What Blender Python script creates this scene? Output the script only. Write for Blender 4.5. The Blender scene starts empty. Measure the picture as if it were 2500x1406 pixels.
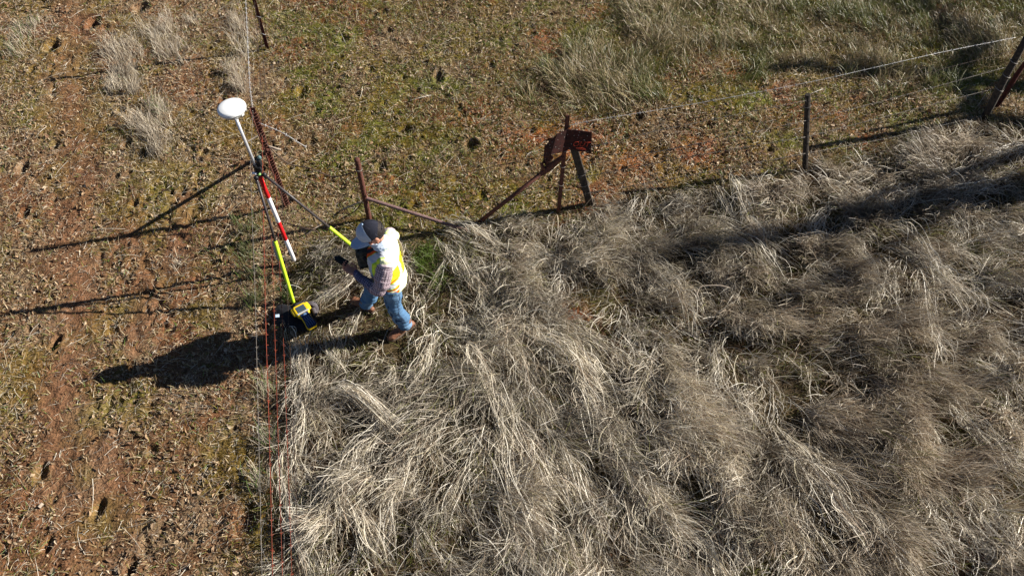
import bpy, bmesh, math, random
import numpy as np
from mathutils import Vector, Matrix
random.seed(7); rng = np.random.default_rng(11)
S = bpy.context.scene
COL = S.collection
# ------------------------------------------------------------------ camera, sky, sun, exposure
CAM_H = 7.3
RM = np.array([[0.99944268, 0.03338152, 0.0], [-0.02634484, 0.78876456, -0.61413062], [-0.02050061, 0.61378836, 0.78920440]])
FPX = 1250 / math.tan(math.radians(33.0))
cd = bpy.data.cameras.new("drone_camera"); cam = bpy.data.objects.new("drone_camera", cd); COL.objects.link(cam)
cd.sensor_fit = 'HORIZONTAL'; cd.angle = math.radians(66.0); cd.clip_start = 0.1; cd.clip_end = 3000
cam.matrix_world = Matrix.Translation((0, 0, CAM_H)) @ Matrix([list(r) for r in RM]).to_4x4()
S.camera = cam
SUN_AZ, SUN_EL = math.radians(11.0), math.radians(27.0)
SD = np.array([math.cos(SUN_EL) * math.cos(SUN_AZ), math.cos(SUN_EL) * math.sin(SUN_AZ), math.sin(SUN_EL)])
w = bpy.data.worlds.new("World"); S.world = w; w.use_nodes = True
nt = w.node_tree
sky = nt.nodes.new('ShaderNodeTexSky'); sky.sky_type = 'NISHITA'; sky.sun_disc = False; sky.dust_density = 0.1; sky.air_density = 0.45; sky.ozone_density = 1.5
sky.sun_elevation = SUN_EL; sky.sun_rotation = math.pi / 2 - SUN_AZ
nt.links.new(sky.outputs[0], nt.nodes['Background'].inputs[0]); nt.nodes['Background'].inputs[1].default_value = 0.05
sl = bpy.data.lights.new("sun", 'SUN'); sl.energy = 5.0; sl.angle = math.radians(0.5); sl.color = (1.0, 0.95, 0.87)
so = bpy.data.objects.new("sun", sl); COL.objects.link(so)
so.rotation_euler = Vector(SD).to_track_quat('Z', 'Y').to_euler(); so.location = (30, 6, 16)
S.view_settings.view_transform = 'Standard'; S.view_settings.look = 'None'
S.view_settings.exposure = 1.15; S.view_settings.gamma = 1.0
# ------------------------------------------------------------------ helpers
def ray(px, py):
    return RM @ np.array([px - 1250.0, -(py - 703.0), -FPX])
def at(px, py, z=0.0):
    v = ray(px, py); t = (z - CAM_H) / v[2]
    return np.array([0, 0, CAM_H]) + t * v
def onplane(px, py, A, B, off=0.0):
    d = np.array(B[:2]) - np.array(A[:2]); n = np.array([-d[1], d[0]]) / np.hypot(*d)
    v = ray(px, py); t = (n @ np.array(A[:2]) + off) / (n @ v[:2])
    return np.array([0, 0, CAM_H]) + t * v
def poly(pts): return np.array([at(*p)[:2] for p in pts])
def inside(P, pg):
    x, y = P[:, 0], P[:, 1]; r = np.zeros(len(P), bool); n = len(pg)
    for i in range(n):
        x1, y1 = pg[i]; x2, y2 = pg[(i + 1) % n]
        c = ((y1 > y) != (y2 > y)) & (x < (x2 - x1) * (y - y1) / (y2 - y1 + 1e-12) + x1)
        r ^= c
    return r
_lat = {}
def vnoise(x, y, seed):
    if seed not in _lat: _lat[seed] = np.random.default_rng(1000 + seed).random((256, 256))
    L = _lat[seed]
    xi, yi = np.floor(x).astype(int), np.floor(y).astype(int); fx, fy = x - xi, y - yi
    fx, fy = fx * fx * (3 - 2 * fx), fy * fy * (3 - 2 * fy)
    a, b = L[xi & 255, yi & 255], L[(xi + 1) & 255, yi & 255]
    c, d = L[xi & 255, (yi + 1) & 255], L[(xi + 1) & 255, (yi + 1) & 255]
    return (a * (1 - fx) + b * fx) * (1 - fy) + (c * (1 - fx) + d * fx) * fy
def fbm(x, y, sc, seed, o=4):
    r = 0; a = 1; s = 0
    for k in range(o):
        r = r + a * vnoise(x / sc * 2 ** k + 17.3 * k, y / sc * 2 ** k + 9.1 * k, seed + k); s += a; a *= .5
    return r / s
def sstep(a, b, x):
    t = np.clip((x - a) / (b - a), 0, 1); return t * t * (3 - 2 * t)
def new_obj(name, me, mat=None, parent=None):
    o = bpy.data.objects.new(name, me); COL.objects.link(o)
    if mat is not None and len(me.materials) == 0: me.materials.append(mat)
    if parent is not None: o.parent = parent; o.matrix_parent_inverse = parent.matrix_world.inverted()
    return o
def tag(o, label=None, cat=None, group=None, kind=None):
    for k, v in (('label', label), ('category', cat), ('group', group), ('kind', kind)):
        if v: o[k] = v
    return o
def empty(name, loc, label, cat, group=None):
    o = bpy.data.objects.new(name, None); COL.objects.link(o); o.location = loc; o.empty_display_size = .1
    o.matrix_world = Matrix.Translation(loc)
    return tag(o, label, cat, group)
def np_mesh(name, V, F, colors=None, smooth=False):
    """V (n,3), F (m,k) quads or tris"""
    me = bpy.data.meshes.new(name); m, k = F.shape
    me.vertices.add(len(V)); me.vertices.foreach_set('co', V.astype(np.float32).ravel())
    me.loops.add(m * k); me.loops.foreach_set('vertex_index', F.astype(np.int32).ravel())
    me.polygons.add(m); me.polygons.foreach_set('loop_start', np.arange(0, m * k, k, dtype=np.int32))
    me.polygons.foreach_set('use_smooth', np.full(m, smooth))
    me.update(calc_edges=True)
    if colors is not None: set_col(me, colors)
    return me
def set_col(me, c):
    a = me.color_attributes.new('Col', 'FLOAT_COLOR', 'POINT')
    c4 = np.ones((len(c), 4), np.float32); c4[:, :3] = c
    a.data.foreach_set('color', c4.ravel())
def verts(me):
    v = np.empty(len(me.vertices) * 3, np.float32); me.vertices.foreach_get('co', v); return v.reshape(-1, 3)
# ------------------------------------------------------------------ materials
def mat(name, col, rough=.7, metal=0.0, var=.25, scale=40.0, bump=0.0, col2=None, spec=.3, nscale2=None):
    m = bpy.data.materials.new(name); m.use_nodes = True; n = m.node_tree; b = n.nodes['Principled BSDF']
    b.inputs['Roughness'].default_value = rough; b.inputs['Metallic'].default_value = metal
    b.inputs['Specular IOR Level'].default_value = spec
    tc = n.nodes.new('ShaderNodeTexCoord'); nz = n.nodes.new('ShaderNodeTexNoise')
    nz.inputs['Scale'].default_value = scale; nz.inputs['Detail'].default_value = 6
    n.links.new(tc.outputs['Object'], nz.inputs['Vector'])
    cr = n.nodes.new('ShaderNodeValToRGB')
    c2 = col2 or tuple(c * (1 + var) for c in col); c1 = col if col2 else tuple(c * (1 - var) for c in col)
    cr.color_ramp.elements[0].position = .35; cr.color_ramp.elements[1].position = .65
    cr.color_ramp.elements[0].color = (*c1, 1); cr.color_ramp.elements[1].color = (*c2, 1)
    n.links.new(nz.outputs['Fac'], cr.inputs['Fac']); n.links.new(cr.outputs['Color'], b.inputs['Base Color'])
    if bump:
        bp = n.nodes.new('ShaderNodeBump'); bp.inputs['Strength'].default_value = bump; bp.inputs['Distance'].default_value = .01
        n.links.new(nz.outputs['Fac'], bp.inputs['Height']); n.links.new(bp.outputs['Normal'], b.inputs['Normal'])
    return m
def mat_attr(name, rough=.7, spec=.2, transl=0.0, noise=.2, scale=60.0, bump=0.0):
    m = bpy.data.materials.new(name); m.use_nodes = True; n = m.node_tree; b = n.nodes['Principled BSDF']
    b.inputs['Roughness'].default_value = rough; b.inputs['Specular IOR Level'].default_value = spec
    at_ = n.nodes.new('ShaderNodeAttribute'); at_.attribute_name = 'Col'
    src = at_.outputs['Color']
    if noise:
        tc = n.nodes.new('ShaderNodeTexCoord'); nz = n.nodes.new('ShaderNodeTexNoise'); nz.inputs['Scale'].default_value = scale
        nz.inputs['Detail'].default_value = 7
        n.links.new(tc.outputs['Object'], nz.inputs['Vector'])
        mr = n.nodes.new('ShaderNodeMapRange'); mr.inputs[1].default_value = .3; mr.inputs[2].default_value = .7
        mr.inputs[3].default_value = 1 - noise; mr.inputs[4].default_value = 1 + noise
        n.links.new(nz.outputs['Fac'], mr.inputs[0])
        vm = n.nodes.new('ShaderNodeVectorMath'); vm.operation = 'SCALE'
        n.links.new(src, vm.inputs[0]); n.links.new(mr.outputs[0], vm.inputs['Scale']); src = vm.outputs[0]
        if bump:
            bp = n.nodes.new('ShaderNodeBump'); bp.inputs['Strength'].default_value = bump; bp.inputs['Distance'].default_value = .02
            n.links.new(nz.outputs['Fac'], bp.inputs['Height']); n.links.new(bp.outputs['Normal'], b.inputs['Normal'])
    n.links.new(src, b.inputs['Base Color'])
    if transl:
        tr = n.nodes.new('ShaderNodeBsdfTranslucent'); n.links.new(src, tr.inputs['Color'])
        mx = n.nodes.new('ShaderNodeMixShader'); mx.inputs[0].default_value = transl
        out = n.nodes['Material Output']
        n.links.new(b.outputs[0], mx.inputs[1]); n.links.new(tr.outputs[0], mx.inputs[2]); n.links.new(mx.outputs[0], out.inputs['Surface'])
    return m
M_dull = mat('dull_wire', (.16, .14, .12), .7, .1, .4, 25)
M_rust = mat('rusted_steel', (.055, .022, .016), .85, 0, .4, 60, .4, (.13, .045, .028))
M_rustred = mat('red_oxide_rust', (.035, .010, .008), .9, 0, .4, 25, .2, (.10, .022, .013))
M_dkwood = mat('weathered_timber', (.022, .018, .014), .9, 0, .4, 30, .5, (.06, .045, .033))
M_wire = mat('galvanised_wire', (.45, .44, .43), .5, .3, .3, 30)
M_rwire = mat('rusty_wire', (.10, .024, .014), .85, 0, .3, 9, 0, (.26, .05, .024))
M_dwire = mat('dark_wire', (.045, .028, .02), .8, 0, .4, 25)
M_black = mat('black_plastic', (.012, .012, .014), .45, 0, .3, 50)
M_blackf = mat('black_fabric', (.010, .010, .013), .9, 0, .5, 120, .4)
M_white = mat('white_plastic', (.80, .80, .78), .35, 0, .03, 8)
M_greypl = mat('grey_plastic', (.42, .42, .40), .5, 0, .1, 20)
M_alu = mat('aluminium_tube', (.50, .50, .52), .35, .35, .08, 30)
M_carbon = mat('carbon_tube', (.05, .042, .042), .4, 0, .3, 80)
M_lime = mat('lime_sleeve', (.50, .72, .03), .45, 0, .08, 20)
M_red = mat('red_paint', (.50, .012, .015), .4, 0, .1, 20)
M_whitep = mat('white_paint', (.78, .76, .78), .45, 0, .06, 20)
M_yellow = mat('yellow_case', (.62, .42, .012), .5, 0, .1, 20)
M_navy = mat('navy_keypad', (.006, .018, .06), .4, 0, .2, 40)
M_key = mat('pale_keys', (.10, .17, .30), .5, 0, .1, 40)
M_screen = mat('screen_glass', (.045, .07, .10), .12, 0, .15, 6, spec=.6)
M_bark = mat('grey_bark', (.07, .06, .05), .9, 0, .4, 8, .6)
M_stick = mat('pale_stick', (.36, .29, .22), .8, 0, .25, 30)
M_branch = mat('brown_branch', (.075, .05, .036), .85, 0, .3, 30)
M_skin = mat('skin', (.50, .23, .15), .5, 0, .12, 18, .05)
M_hair = mat('dark_hair', (.016, .010, .008), .6, 0, .4, 200, .6)
M_leather = mat('brown_leather', (.13, .055, .030), .6, 0, .3, 25, .3, (.24, .11, .06))
M_sole = mat('boot_sole', (.10, .07, .05), .8, 0, .2, 30)
M_attr = mat_attr('cloth_colour', .8, .15, 0, .06, 120)
M_denim = mat_attr('denim', .9, .1, 0, .18, 90, .15)
M_grass = mat_attr('dry_blades', .45, .45, .25, 0)
M_leaf = mat_attr('leaf_colour', .75, .2, .12, .15, 30)
M_soil = mat_attr('soil_colour', .95, .1, 0, .45, 45, 1.0)
# ------------------------------------------------------------------ generic shapes
def frame(t, hint=(0, 0, 1)):
    t = np.array(t, float); t /= np.linalg.norm(t); h = np.array(hint, float)
    if abs(h @ t) > .95: h = np.array([1.0, 0, 0])
    u = h - t * (h @ t); u /= np.linalg.norm(u); v = np.cross(t, u); return t, u, v
HF = None
class MB:
    def __init__(s): s.V = []; s.F = []; s.n = 0
    def add(s, V, F):
        s.V += [tuple(map(float, p)) for p in V]; s.F += [tuple(int(i) + s.n for i in f) for f in F]; s.n = len(s.V); return s
    def loft(s, pts, rad, n=10, hint=(0, 0, 1), dome=True):
        """rad: list of r or (ru,rv); frames follow the path; closed ends"""
        P = [np.array(p, float) for p in pts]; R = [(r, r) if np.isscalar(r) else r for r in rad]
        T = [P[min(i + 1, len(P) - 1)] - P[max(i - 1, 0)] for i in range(len(P))]
        rings = []
        for i, (p, r) in enumerate(zip(P, R)):
            t, u, v = frame(T[i], hint)
            if dome and i == 0:
                for a in (.35, .75): rings.append((p - t * min(r) * math.cos(a * math.pi / 2), u, v, r[0] * math.sin(a * math.pi / 2), r[1] * math.sin(a * math.pi / 2)))
            rings.append((p, u, v, r[0], r[1]))
            if dome and i == len(P) - 1:
                for a in (.75, .35): rings.append((p + t * min(r) * math.cos(a * math.pi / 2), u, v, r[0] * math.sin(a * math.pi / 2), r[1] * math.sin(a * math.pi / 2)))
        V = []; F = []
        for (p, u, v, a, b) in rings:
            for k in range(n):
                th = 2 * math.pi * k / n; V.append(p + u * a * math.cos(th) + v * b * math.sin(th))
        for i in range(len(rings) - 1):
            for k in range(n):
                k2 = (k + 1) % n; F.append((i * n + k, i * n + k2, (i + 1) * n + k2, (i + 1) * n + k))
        F.append(tuple(range(n - 1, -1, -1))); F.append(tuple((len(rings) - 1) * n + k for k in range(n)))
        return s.add(V, F)
    def tube(s, pts, r, n=6): return s.loft(pts, [r] * len(pts) if np.isscalar(r) else r, n, dome=False)
    def ell(s, c, r, A=None, n=14, m=9):
        if isinstance(A, tuple) and A[0] is HF: r = [q * HK for q in r]
        A = np.eye(3) if A is None else np.array(A)   # rows: local axes in world
        V = [np.array(c) - A[2] * r[2]]; F = []
        for i in range(1, m):
            ph = -math.pi / 2 + math.pi * i / m
            for k in range(n):
                th = 2 * math.pi * k / n
                V.append(np.array(c) + A[0] * r[0] * math.cos(ph) * math.cos(th) + A[1] * r[1] * math.cos(ph) * math.sin(th) + A[2] * r[2] * math.sin(ph))
        V.append(np.array(c) + A[2] * r[2]); L = len(V) - 1
        for k in range(n):
            k2 = (k + 1) % n; F.append((0, 1 + k2, 1 + k)); F.append((L, L - n + k, L - n + k2))
            for i in range(m - 2): F.append((1 + i * n + k, 1 + i * n + k2, 1 + (i + 1) * n + k2, 1 + (i + 1) * n + k))
        return s.add(V, F)
    def box(s, c, h, A=None):
        A = np.eye(3) if A is None else np.array(A)
        V = [np.array(c) + A[0] * h[0] * i + A[1] * h[1] * j + A[2] * h[2] * k for i in (-1, 1) for j in (-1, 1) for k in (-1, 1)]
        return s.add(V, [(0, 1, 3, 2), (4, 6, 7, 5), (0, 4, 5, 1), (2, 3, 7, 6), (0, 2, 6, 4), (1, 5, 7, 3)])
    def prism(s, pts, off):
        """pts: planar outline of 3-D points, off: thickness vector"""
        n = len(pts); V = [np.array(p) for p in pts] + [np.array(p) + np.array(off) for p in pts]
        return s.add(V, [tuple(range(n)), tuple(range(2 * n - 1, n - 1, -1))] + [(i, i + n, (i + 1) % n + n, (i + 1) % n) for i in range(n)])
    def mesh(s, name, smooth=True):
        me = bpy.data.meshes.new(name); me.from_pydata(s.V, [], s.F); bm = bmesh.new(); bm.from_mesh(me)
        bmesh.ops.recalc_face_normals(bm, faces=bm.faces); bm.to_mesh(me); bm.free()
        me.polygons.foreach_set('use_smooth', [smooth] * len(me.polygons)); return me
    def build(s, name, m, parent=None, smooth=True, bevel=0.0):
        o = new_obj(name, s.mesh(name, smooth), m, parent)
        if bevel:
            b = o.modifiers.new('bevel', 'BEVEL'); b.width = bevel; b.segments = 2; b.limit_method = 'ANGLE'
        return o
    def fuse(s, name, voxel, smooth=4):
        """one continuous surface from the overlapping shapes"""
        me = s.mesh(name); o = bpy.data.objects.new('tmp', me); COL.objects.link(o)
        r = o.modifiers.new('r', 'REMESH'); r.mode = 'VOXEL'; r.voxel_size = voxel; r.use_smooth_shade = True
        if smooth:
            sm = o.modifiers.new('s', 'SMOOTH'); sm.factor = .5; sm.iterations = smooth
        dg = bpy.context.evaluated_depsgraph_get(); dg.update()
        out = bpy.data.meshes.new_from_object(o.evaluated_get(dg)); out.name = name
        bpy.data.objects.remove(o); bpy.data.meshes.remove(me); return out
def curve_pts(pts, n):
    """Catmull-Rom through pts"""
    P = np.array(pts, float)
    if len(P) == 2: return P[0] + (P[1] - P[0]) * np.linspace(0, 1, n)[:, None]
    Q = np.vstack([2 * P[0] - P[1], P, 2 * P[-1] - P[-2]]); out = []
    for t in np.linspace(0, len(P) - 1 - 1e-6, n):
        i = int(t); f = t - i; a, b, c, d = Q[i:i + 4]
        out.append(.5 * (2 * b + (c - a) * f + (2 * a - 5 * b + 4 * c - d) * f * f + (3 * b - a - 3 * c + d) * f ** 3))
    return np.array(out)
# ------------------------------------------------------------------ where things grow (outlines on the ground)
TALL = poly([(668, 1500), (672, 1250), (690, 1000), (690, 880), (720, 760), (715, 660), (800, 600), (1000, 590), (1120, 560), (1260, 545), (1440, 515), (1640, 470), (1800, 455), (1950, 425), (2060, 395), (2200, 345), (2400, 300), (2700, 255), (2900, 700), (2900, 1500)])
TOPR = poly([(1330, 120), (1420, 60), (1600, -60), (2700, -80), (2700, 230), (2380, 190), (2000, 190), (1700, 190), (1500, 250), (1360, 230)])
def sdist(P, pg):
    """signed distance to outline, + inside"""
    d = np.full(len(P), 1e9)
    for i in range(len(pg)):
        a, b = pg[i], pg[(i + 1) % len(pg)]; ab = b - a
        t = np.clip(((P - a) @ ab) / (ab @ ab), 0, 1); d = np.minimum(d, np.hypot(*(P - a - t[:, None] * ab).T))
    return np.where(inside(P, pg), d, -d)
def blob(P, spots):
    r = np.zeros(len(P))
    for (px, py, rad, a) in spots:
        c = at(px, py)[:2]; r = np.maximum(r, a * np.exp(-((P - c) ** 2).sum(1) / rad ** 2))
    return r
BARE = [(1410, 760, .22, .8), (2440, 1330, .45, .4), (1990, 440, .2, .7), (1400, 350, .5, 1), (1320, 340, .3, .9), (1560, 400, .4, .8), (1700, 370, .35, .8), (1470, 470, .3, .5), (1850, 370, .3, .4), (860, 320, .2, .4)]
def bare_track(P):
    a = np.zeros(len(P))
    for line, wd in (([(175, -40), (180, 100), (170, 230), (200, 420), (170, 560), (190, 740), (150, 960), (160, 1160), (230, 1450)], .33), ([(320, 560), (360, 700), (330, 800)], .2), ([(450, 480), (430, 650)], .2), ([(240, 1080), (300, 1250)], .25)):
        pg = curve_pts([at(*p)[:2] for p in line], 40)
        d = np.min(np.hypot(P[:, None, 0] - pg[None, :, 0], P[:, None, 1] - pg[None, :, 1]), axis=1) if len(P) < 60000 else np.concatenate([np.min(np.hypot(Q[:, None, 0] - pg[None, :, 0], Q[:, None, 1] - pg[None, :, 1]), axis=1) for Q in np.array_split(P, 12)])
        a = np.maximum(a, np.exp(-(d / wd) ** 2))
    return a
HOLES = [(228, 58, .09, .11, 1.5), (127, 112, .10, .13, 1.4), (345, 18, .11, .10, 1.2), (135, 352, .05, .07, 1.5), (350, 378, .08, .08, 1), (312, 355, .06, .07, 1), (295, 270, .06, .07, 1), (740, 228, .08, .08, 1.5), (838, 95, .07, .09, 1.2), (992, 318, .09, .10, 1), (1072, 188, .06, .09, 2.4), (1150, 358, .08, .08, 1.3), (930, 412, .06, .08, 1.6), (1015, 505, .06, .07, 1), (950, 75, .06, .07, 1), (915, 38, .06, .08, 1.2), (985, 190, .05, .07, 1.2), (820, 165, .04, .06, 1.3), (905, 170, .05, .07, 1.5), (135, 835, .05, .09, 1.8), (320, 890, .05, .06, 1.6), (330, 975, .04, .05, 1), (240, 1240, .05, .06, 2), (120, 1330, .04, .05, 1.8), (320, 1380, .06, .08, 1.4), (100, 1150, .05, .06, 2), (265, 985, .05, .05, 2), (370, 1100, .05, .05, 1.2), (60, 520, .05, .08, 2), (510, 330, .05, .06, 1), (600, 1270, .10, .08, 1.6), (1300, 85, .06, .08, 1), (1560, 290, .07, .1, 1.2), (1200, 160, .06, .08, 1.2), (1730, 310, .06, .08, 1), (1360, 155, .07, .1, 1.6), (700, 690, .12, .10, 1.3), (2215, 220, .07, .09, 1), (55, 410, .06, .08, 2)]
_r = np.random.default_rng(5)
for _ in range(105):
    px, py = _r.uniform(-50, 1900), _r.uniform(-30, 520)
    HOLES.append((px, py, _r.uniform(.025, .055), _r.uniform(.03, .07), _r.uniform(1, 1.8)))
for _ in range(40):
    HOLES.append((_r.uniform(-50, 640), _r.uniform(450, 1450), _r.uniform(.015, .03), _r.uniform(.025, .06), _r.uniform(1, 2.2)))
HC = np.array([[*at(h[0], h[1])[:2], h[2], h[3], h[4]] for h in HOLES])
def gz(P):
    x, y = P[:, 0], P[:, 1]
    z = .10 * (fbm(x, y, 2.2, 3, 2) - .5) + .05 * (fbm(x, y, .45, 8, 3) - .5) + .034 * (fbm(x, y, .11, 14, 3) - .5)
    lf = sstep(.6, -.6, x - (-2.75 - .24 * (y - 7.2)))
    rg_ = 1 - np.abs(2 * fbm(x, y * .7, .38, 300, 4) - 1); z = z - .032 * sstep(.88, .99, rg_) * (.3 + .7 * lf) * sstep(.35, .65, fbm(x, y, .7, 320, 2)) + .022 * (fbm(x, y, .06, 310, 2) - .5)
    z = z * np.exp(-np.maximum(0, np.hypot(x, y - 7) - 16) / 8) 
    for (cx, cy, r, d, el) in HC:
        k = (np.abs(x - cx) < r * 3.2) & (np.abs(y - cy) < r * el * 3.2)
        if k.any():
            q = np.hypot((x[k] - cx) / r, (y[k] - cy) / (r * el)); z[k] += -d * np.exp(-q ** 4 * .8) + .18 * d * np.exp(-((q - 1.5) / .4) ** 2)
    return z
# ------------------------------------------------------------------ ground
def axis(lo, hi, step, far):
    mid = np.arange(lo, hi + 1e-6, step); out = []; p = 0; s = step
    while p < far: s *= 1.35; p += s; out.append(p)
    out = np.array(out); return np.concatenate([(lo - out)[::-1], mid, hi + out])
gx, gy = axis(-9.5, 9.5, .021, 900), axis(1.0, 13.6, .021, 900)
GX, GY = np.meshgrid(gx, gy); GP = np.stack([GX.ravel(), GY.ravel()], 1); GZ = gz(GP)
def g_at(P):
    """ground height under points"""
    ix = np.clip(np.searchsorted(gx, P[:, 0]) - 1, 0, len(gx) - 2); iy = np.clip(np.searchsorted(gy, P[:, 1]) - 1, 0, len(gy) - 2)
    fx = (P[:, 0] - gx[ix]) / (gx[ix + 1] - gx[ix]); fy = (P[:, 1] - gy[iy]) / (gy[iy + 1] - gy[iy]); Z = GZ.reshape(len(gy), len(gx))
    return (Z[iy, ix] * (1 - fx) + Z[iy, ix + 1] * fx) * (1 - fy) + (Z[iy + 1, ix] * (1 - fx) + Z[iy + 1, ix + 1] * fx) * fy
def mixc(a, b, t): return a + (np.array(b) - a) * np.clip(t, 0, 1)[:, None]
LEFTX = -2.75 - .24 * (GP[:, 1] - 7.2)
def soil_col(P):
    x, y = P[:, 0], P[:, 1]; left = sstep(.5, -.5, x - (-2.75 - .24 * (y - 7.2)))
    c = np.tile(np.array([.125, .072, .030]), (len(P), 1))
    c = mixc(c, (.135, .070, .035), left * .9)
    c = mixc(c, (.21, .145, .085), sstep(.46, .66, fbm(x, y, .35, 21, 4)) * .6)
    c = mixc(c, (.20, .066, .025), sstep(.50, .70, fbm(x, y, .8, 30, 4)) * (.75 - .45 * left))
    c = mixc(c, (.125, .092, .010), sstep(.44, .64, fbm(x, y, .6, 40, 4)) * (.85 - .25 * left))
    c = mixc(c, (.105, .115, .018), sstep(.56, .70, fbm(x, y, .5, 50, 4)) * (.8 - .4 * left))
    c = mixc(c, (.165, .082, .042), bare_track(P) * (.65 + .35 * sstep(.35, .6, fbm(x, y, .5, 60, 3))))
    c = mixc(c, (.20, .058, .022), blob(P, BARE))
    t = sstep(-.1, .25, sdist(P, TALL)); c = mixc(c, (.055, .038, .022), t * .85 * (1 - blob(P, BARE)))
    return c * (.75 + .5 * fbm(x, y, .09, 70, 3))[:, None]
near = (np.abs(GP[:, 0]) < 12) & (GP[:, 1] > 0) & (GP[:, 1] < 16)
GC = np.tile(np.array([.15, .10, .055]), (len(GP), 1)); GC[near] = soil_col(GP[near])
nx, ny = len(gx), len(gy); I = np.arange(nx * ny).reshape(ny, nx)
GF = np.stack([I[:-1, :-1].ravel(), I[:-1, 1:].ravel(), I[1:, 1:].ravel(), I[1:, :-1].ravel()], 1)
tag(new_obj('ground', np_mesh('ground', np.column_stack([GP, GZ]), GF, GC, True), M_soil), kind='structure')
# ------------------------------------------------------------------ grass and litter
def blades(base, az, ln, ph0, ph1, wd, col, seg=5, twist=.6, curl=None, pw=1.2, tipw=.25, rootc=1.0):
    """curved ribbons; returns V,F,C"""
    n = len(base); t = np.linspace(0, 1, seg + 1); ds = ln / seg
    P = np.zeros((n, seg + 1, 3)); P[:, 0] = base; tan = np.zeros((n, seg + 1, 3)); curl = np.zeros(n) if curl is None else curl
    for k in range(seg + 1):
        ph = ph0 + (ph1 - ph0) * t[k] ** pw; a = az + curl * t[k]
        tan[:, k] = np.stack([np.sin(ph) * np.cos(a), np.sin(ph) * np.sin(a), np.cos(ph)], 1)
        if k: P[:, k] = P[:, k - 1] + (tan[:, k - 1] + tan[:, k]) * .5 * ds[:, None]
    gr = g_at(P.reshape(-1, 3)[:, :2]).reshape(n, seg + 1) + .006
    P[:, 1:, 2] = np.maximum(P[:, 1:, 2], gr[:, 1:])
    a = (az[:, None] + curl[:, None] * t[None])
    sd = np.stack([-np.sin(a), np.cos(a), np.zeros_like(a)], 2); nr = np.cross(tan, sd)
    tw = rng.normal(0, twist, n)[:, None, None]; sd = sd * np.cos(tw) + nr * np.sin(tw)
    ww = (wd[:, None] * (1 - (1 - tipw) * t[None] ** 1.5))[:, :, None] * .5
    V = np.stack([P - sd * ww, P + sd * ww], 2).reshape(-1, 3)
    b = (np.arange(n) * (seg + 1) * 2)[:, None] + (np.arange(seg) * 2)[None]
    F = np.stack([b, b + 1, b + 3, b + 2], 2).reshape(-1, 4)
    C = np.repeat(np.repeat(col[:, None], seg + 1, 1), 2, 1).reshape(-1, 3)
    return V, F, C
def stuff(name, parts, m, label, cat, kind='stuff'):
    V = []; F = []; C = []; o = 0
    for (v, f, c) in parts: V.append(v); F.append(f + o); C.append(c); o += len(v)
    ob = new_obj(name, np_mesh(name, np.vstack(V), np.vstack(F), np.vstack(C)), m)
    return tag(ob, label, cat, kind=kind)
def scatter(n, lo=(-9.5, 1.2), hi=(9.5, 13.4)):
    return np.column_stack([rng.uniform(lo[0], hi[0], n), rng.uniform(lo[1], hi[1], n)])
def inview(P, m=.5):
    """the patch of ground the grass is grown on (an outline on the ground)"""
    return inside(P, poly([(-160, -90), (2660, -90), (2660, 1520), (-160, 1520)]))
def img_az(px, py, dx, dy):
    a, b = at(px, py)[:2], at(px + dx, py + dy)[:2]; return math.atan2(b[1] - a[1], b[0] - a[0])
STRAW = np.array([[.63, .555, .43], [.55, .485, .39], [.44, .37, .29], [.29, .22, .155], [.47, .41, .28], [.74, .68, .56]])
# flow of the tall grass: px, py, direction in the picture, how flat it lies
FLOW = [(760, 920, 10, 60, .5), (760, 1100, -5, 60, .5), (880, 980, 60, 40, .9), (900, 1120, -30, 50, .6), (880, 1280, 30, 60, .7), (740, 1330, 5, 60, .5), (1000, 900, -20, 60, .6), (1040, 1060, -25, 50, .7), (1060, 700, 30, 40, .5), (1150, 800, 40, 60, .7), (1230, 1000, 25, 60, .9), (1300, 1200, 35, 60, .9), (1120, 1250, 10, 60, .8), (1370, 870, 60, 50, .9), (1500, 1100, 30, 60, .85), (1600, 1300, 60, 50, .8), (1450, 660, 40, 50, .5), (1300, 610, 50, 35, .5), (1600, 760, 30, 55, .5), (1700, 1000, 35, 55, .6), (1800, 500, 40, 60, .7), (1700, 620, 50, 35, .6), (1950, 700, 20, 40, .35), (2200, 640, 35, 45, .35), (2050, 480, -40, 25, .5), (2300, 400, -50, 20, .6), (2000, 900, 25, 50, .35), (2000, 1150, 45, 60, .8), (1850, 1250, -10, 50, .5), (2250, 950, 30, 40, .4), (2300, 1200, 30, 35, .4), (2430, 600, 50, 30, .5), (2400, 800, 35, 40, .4)]
FP = np.array([at(f[0], f[1])[:2] for f in FLOW]); FA = np.array([img_az(*f[:4]) for f in FLOW]); FL = np.array([f[4] for f in FLOW])
FEET = [(895, 740, .14, 1), (855, 715, .14, 1), (975, 820, .15, 1), (945, 835, .13, 1), (735, 770, .26, 1), (700, 770, .2, 1)]
LOW = [(900, 790, .5, .9), (800, 700, .4, .35), (1010, 760, .4, .9), (760, 830, .4, .8), (1060, 640, .35, .8), (960, 860, .35, .6), (740, 640, .35, .4), (1170, 620, .4, .6), (1060, 600, .3, .8)]
GAPS = [(1060, 650, .22, .9), (835, 910, .2, .6), (950, 1060, .15, .5), (1750, 830, .28, .6), (1840, 1130, .22, .6), (1700, 930, .2, .6), (1050, 1320, .16, .7), (1170, 1040, .16, .7), (1290, 850, .1, .6), (2100, 590, .2, .5), (1890, 1330, .2, .5), (730, 1310, .2, .5), (1960, 560, .2, .5)]
def flow(P):
    d2 = ((P[:, None] - FP[None]) ** 2).sum(2); wt = 1 / (d2 + .12) ** 1.6; wt /= wt.sum(1, keepdims=True)
    a = np.arctan2(wt @ np.sin(FA), wt @ np.cos(FA)); l = wt @ FL
    a = a + (fbm(P[:, 0], P[:, 1], .32, 80, 3) - .5) * 3.6
    return a, l
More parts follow.
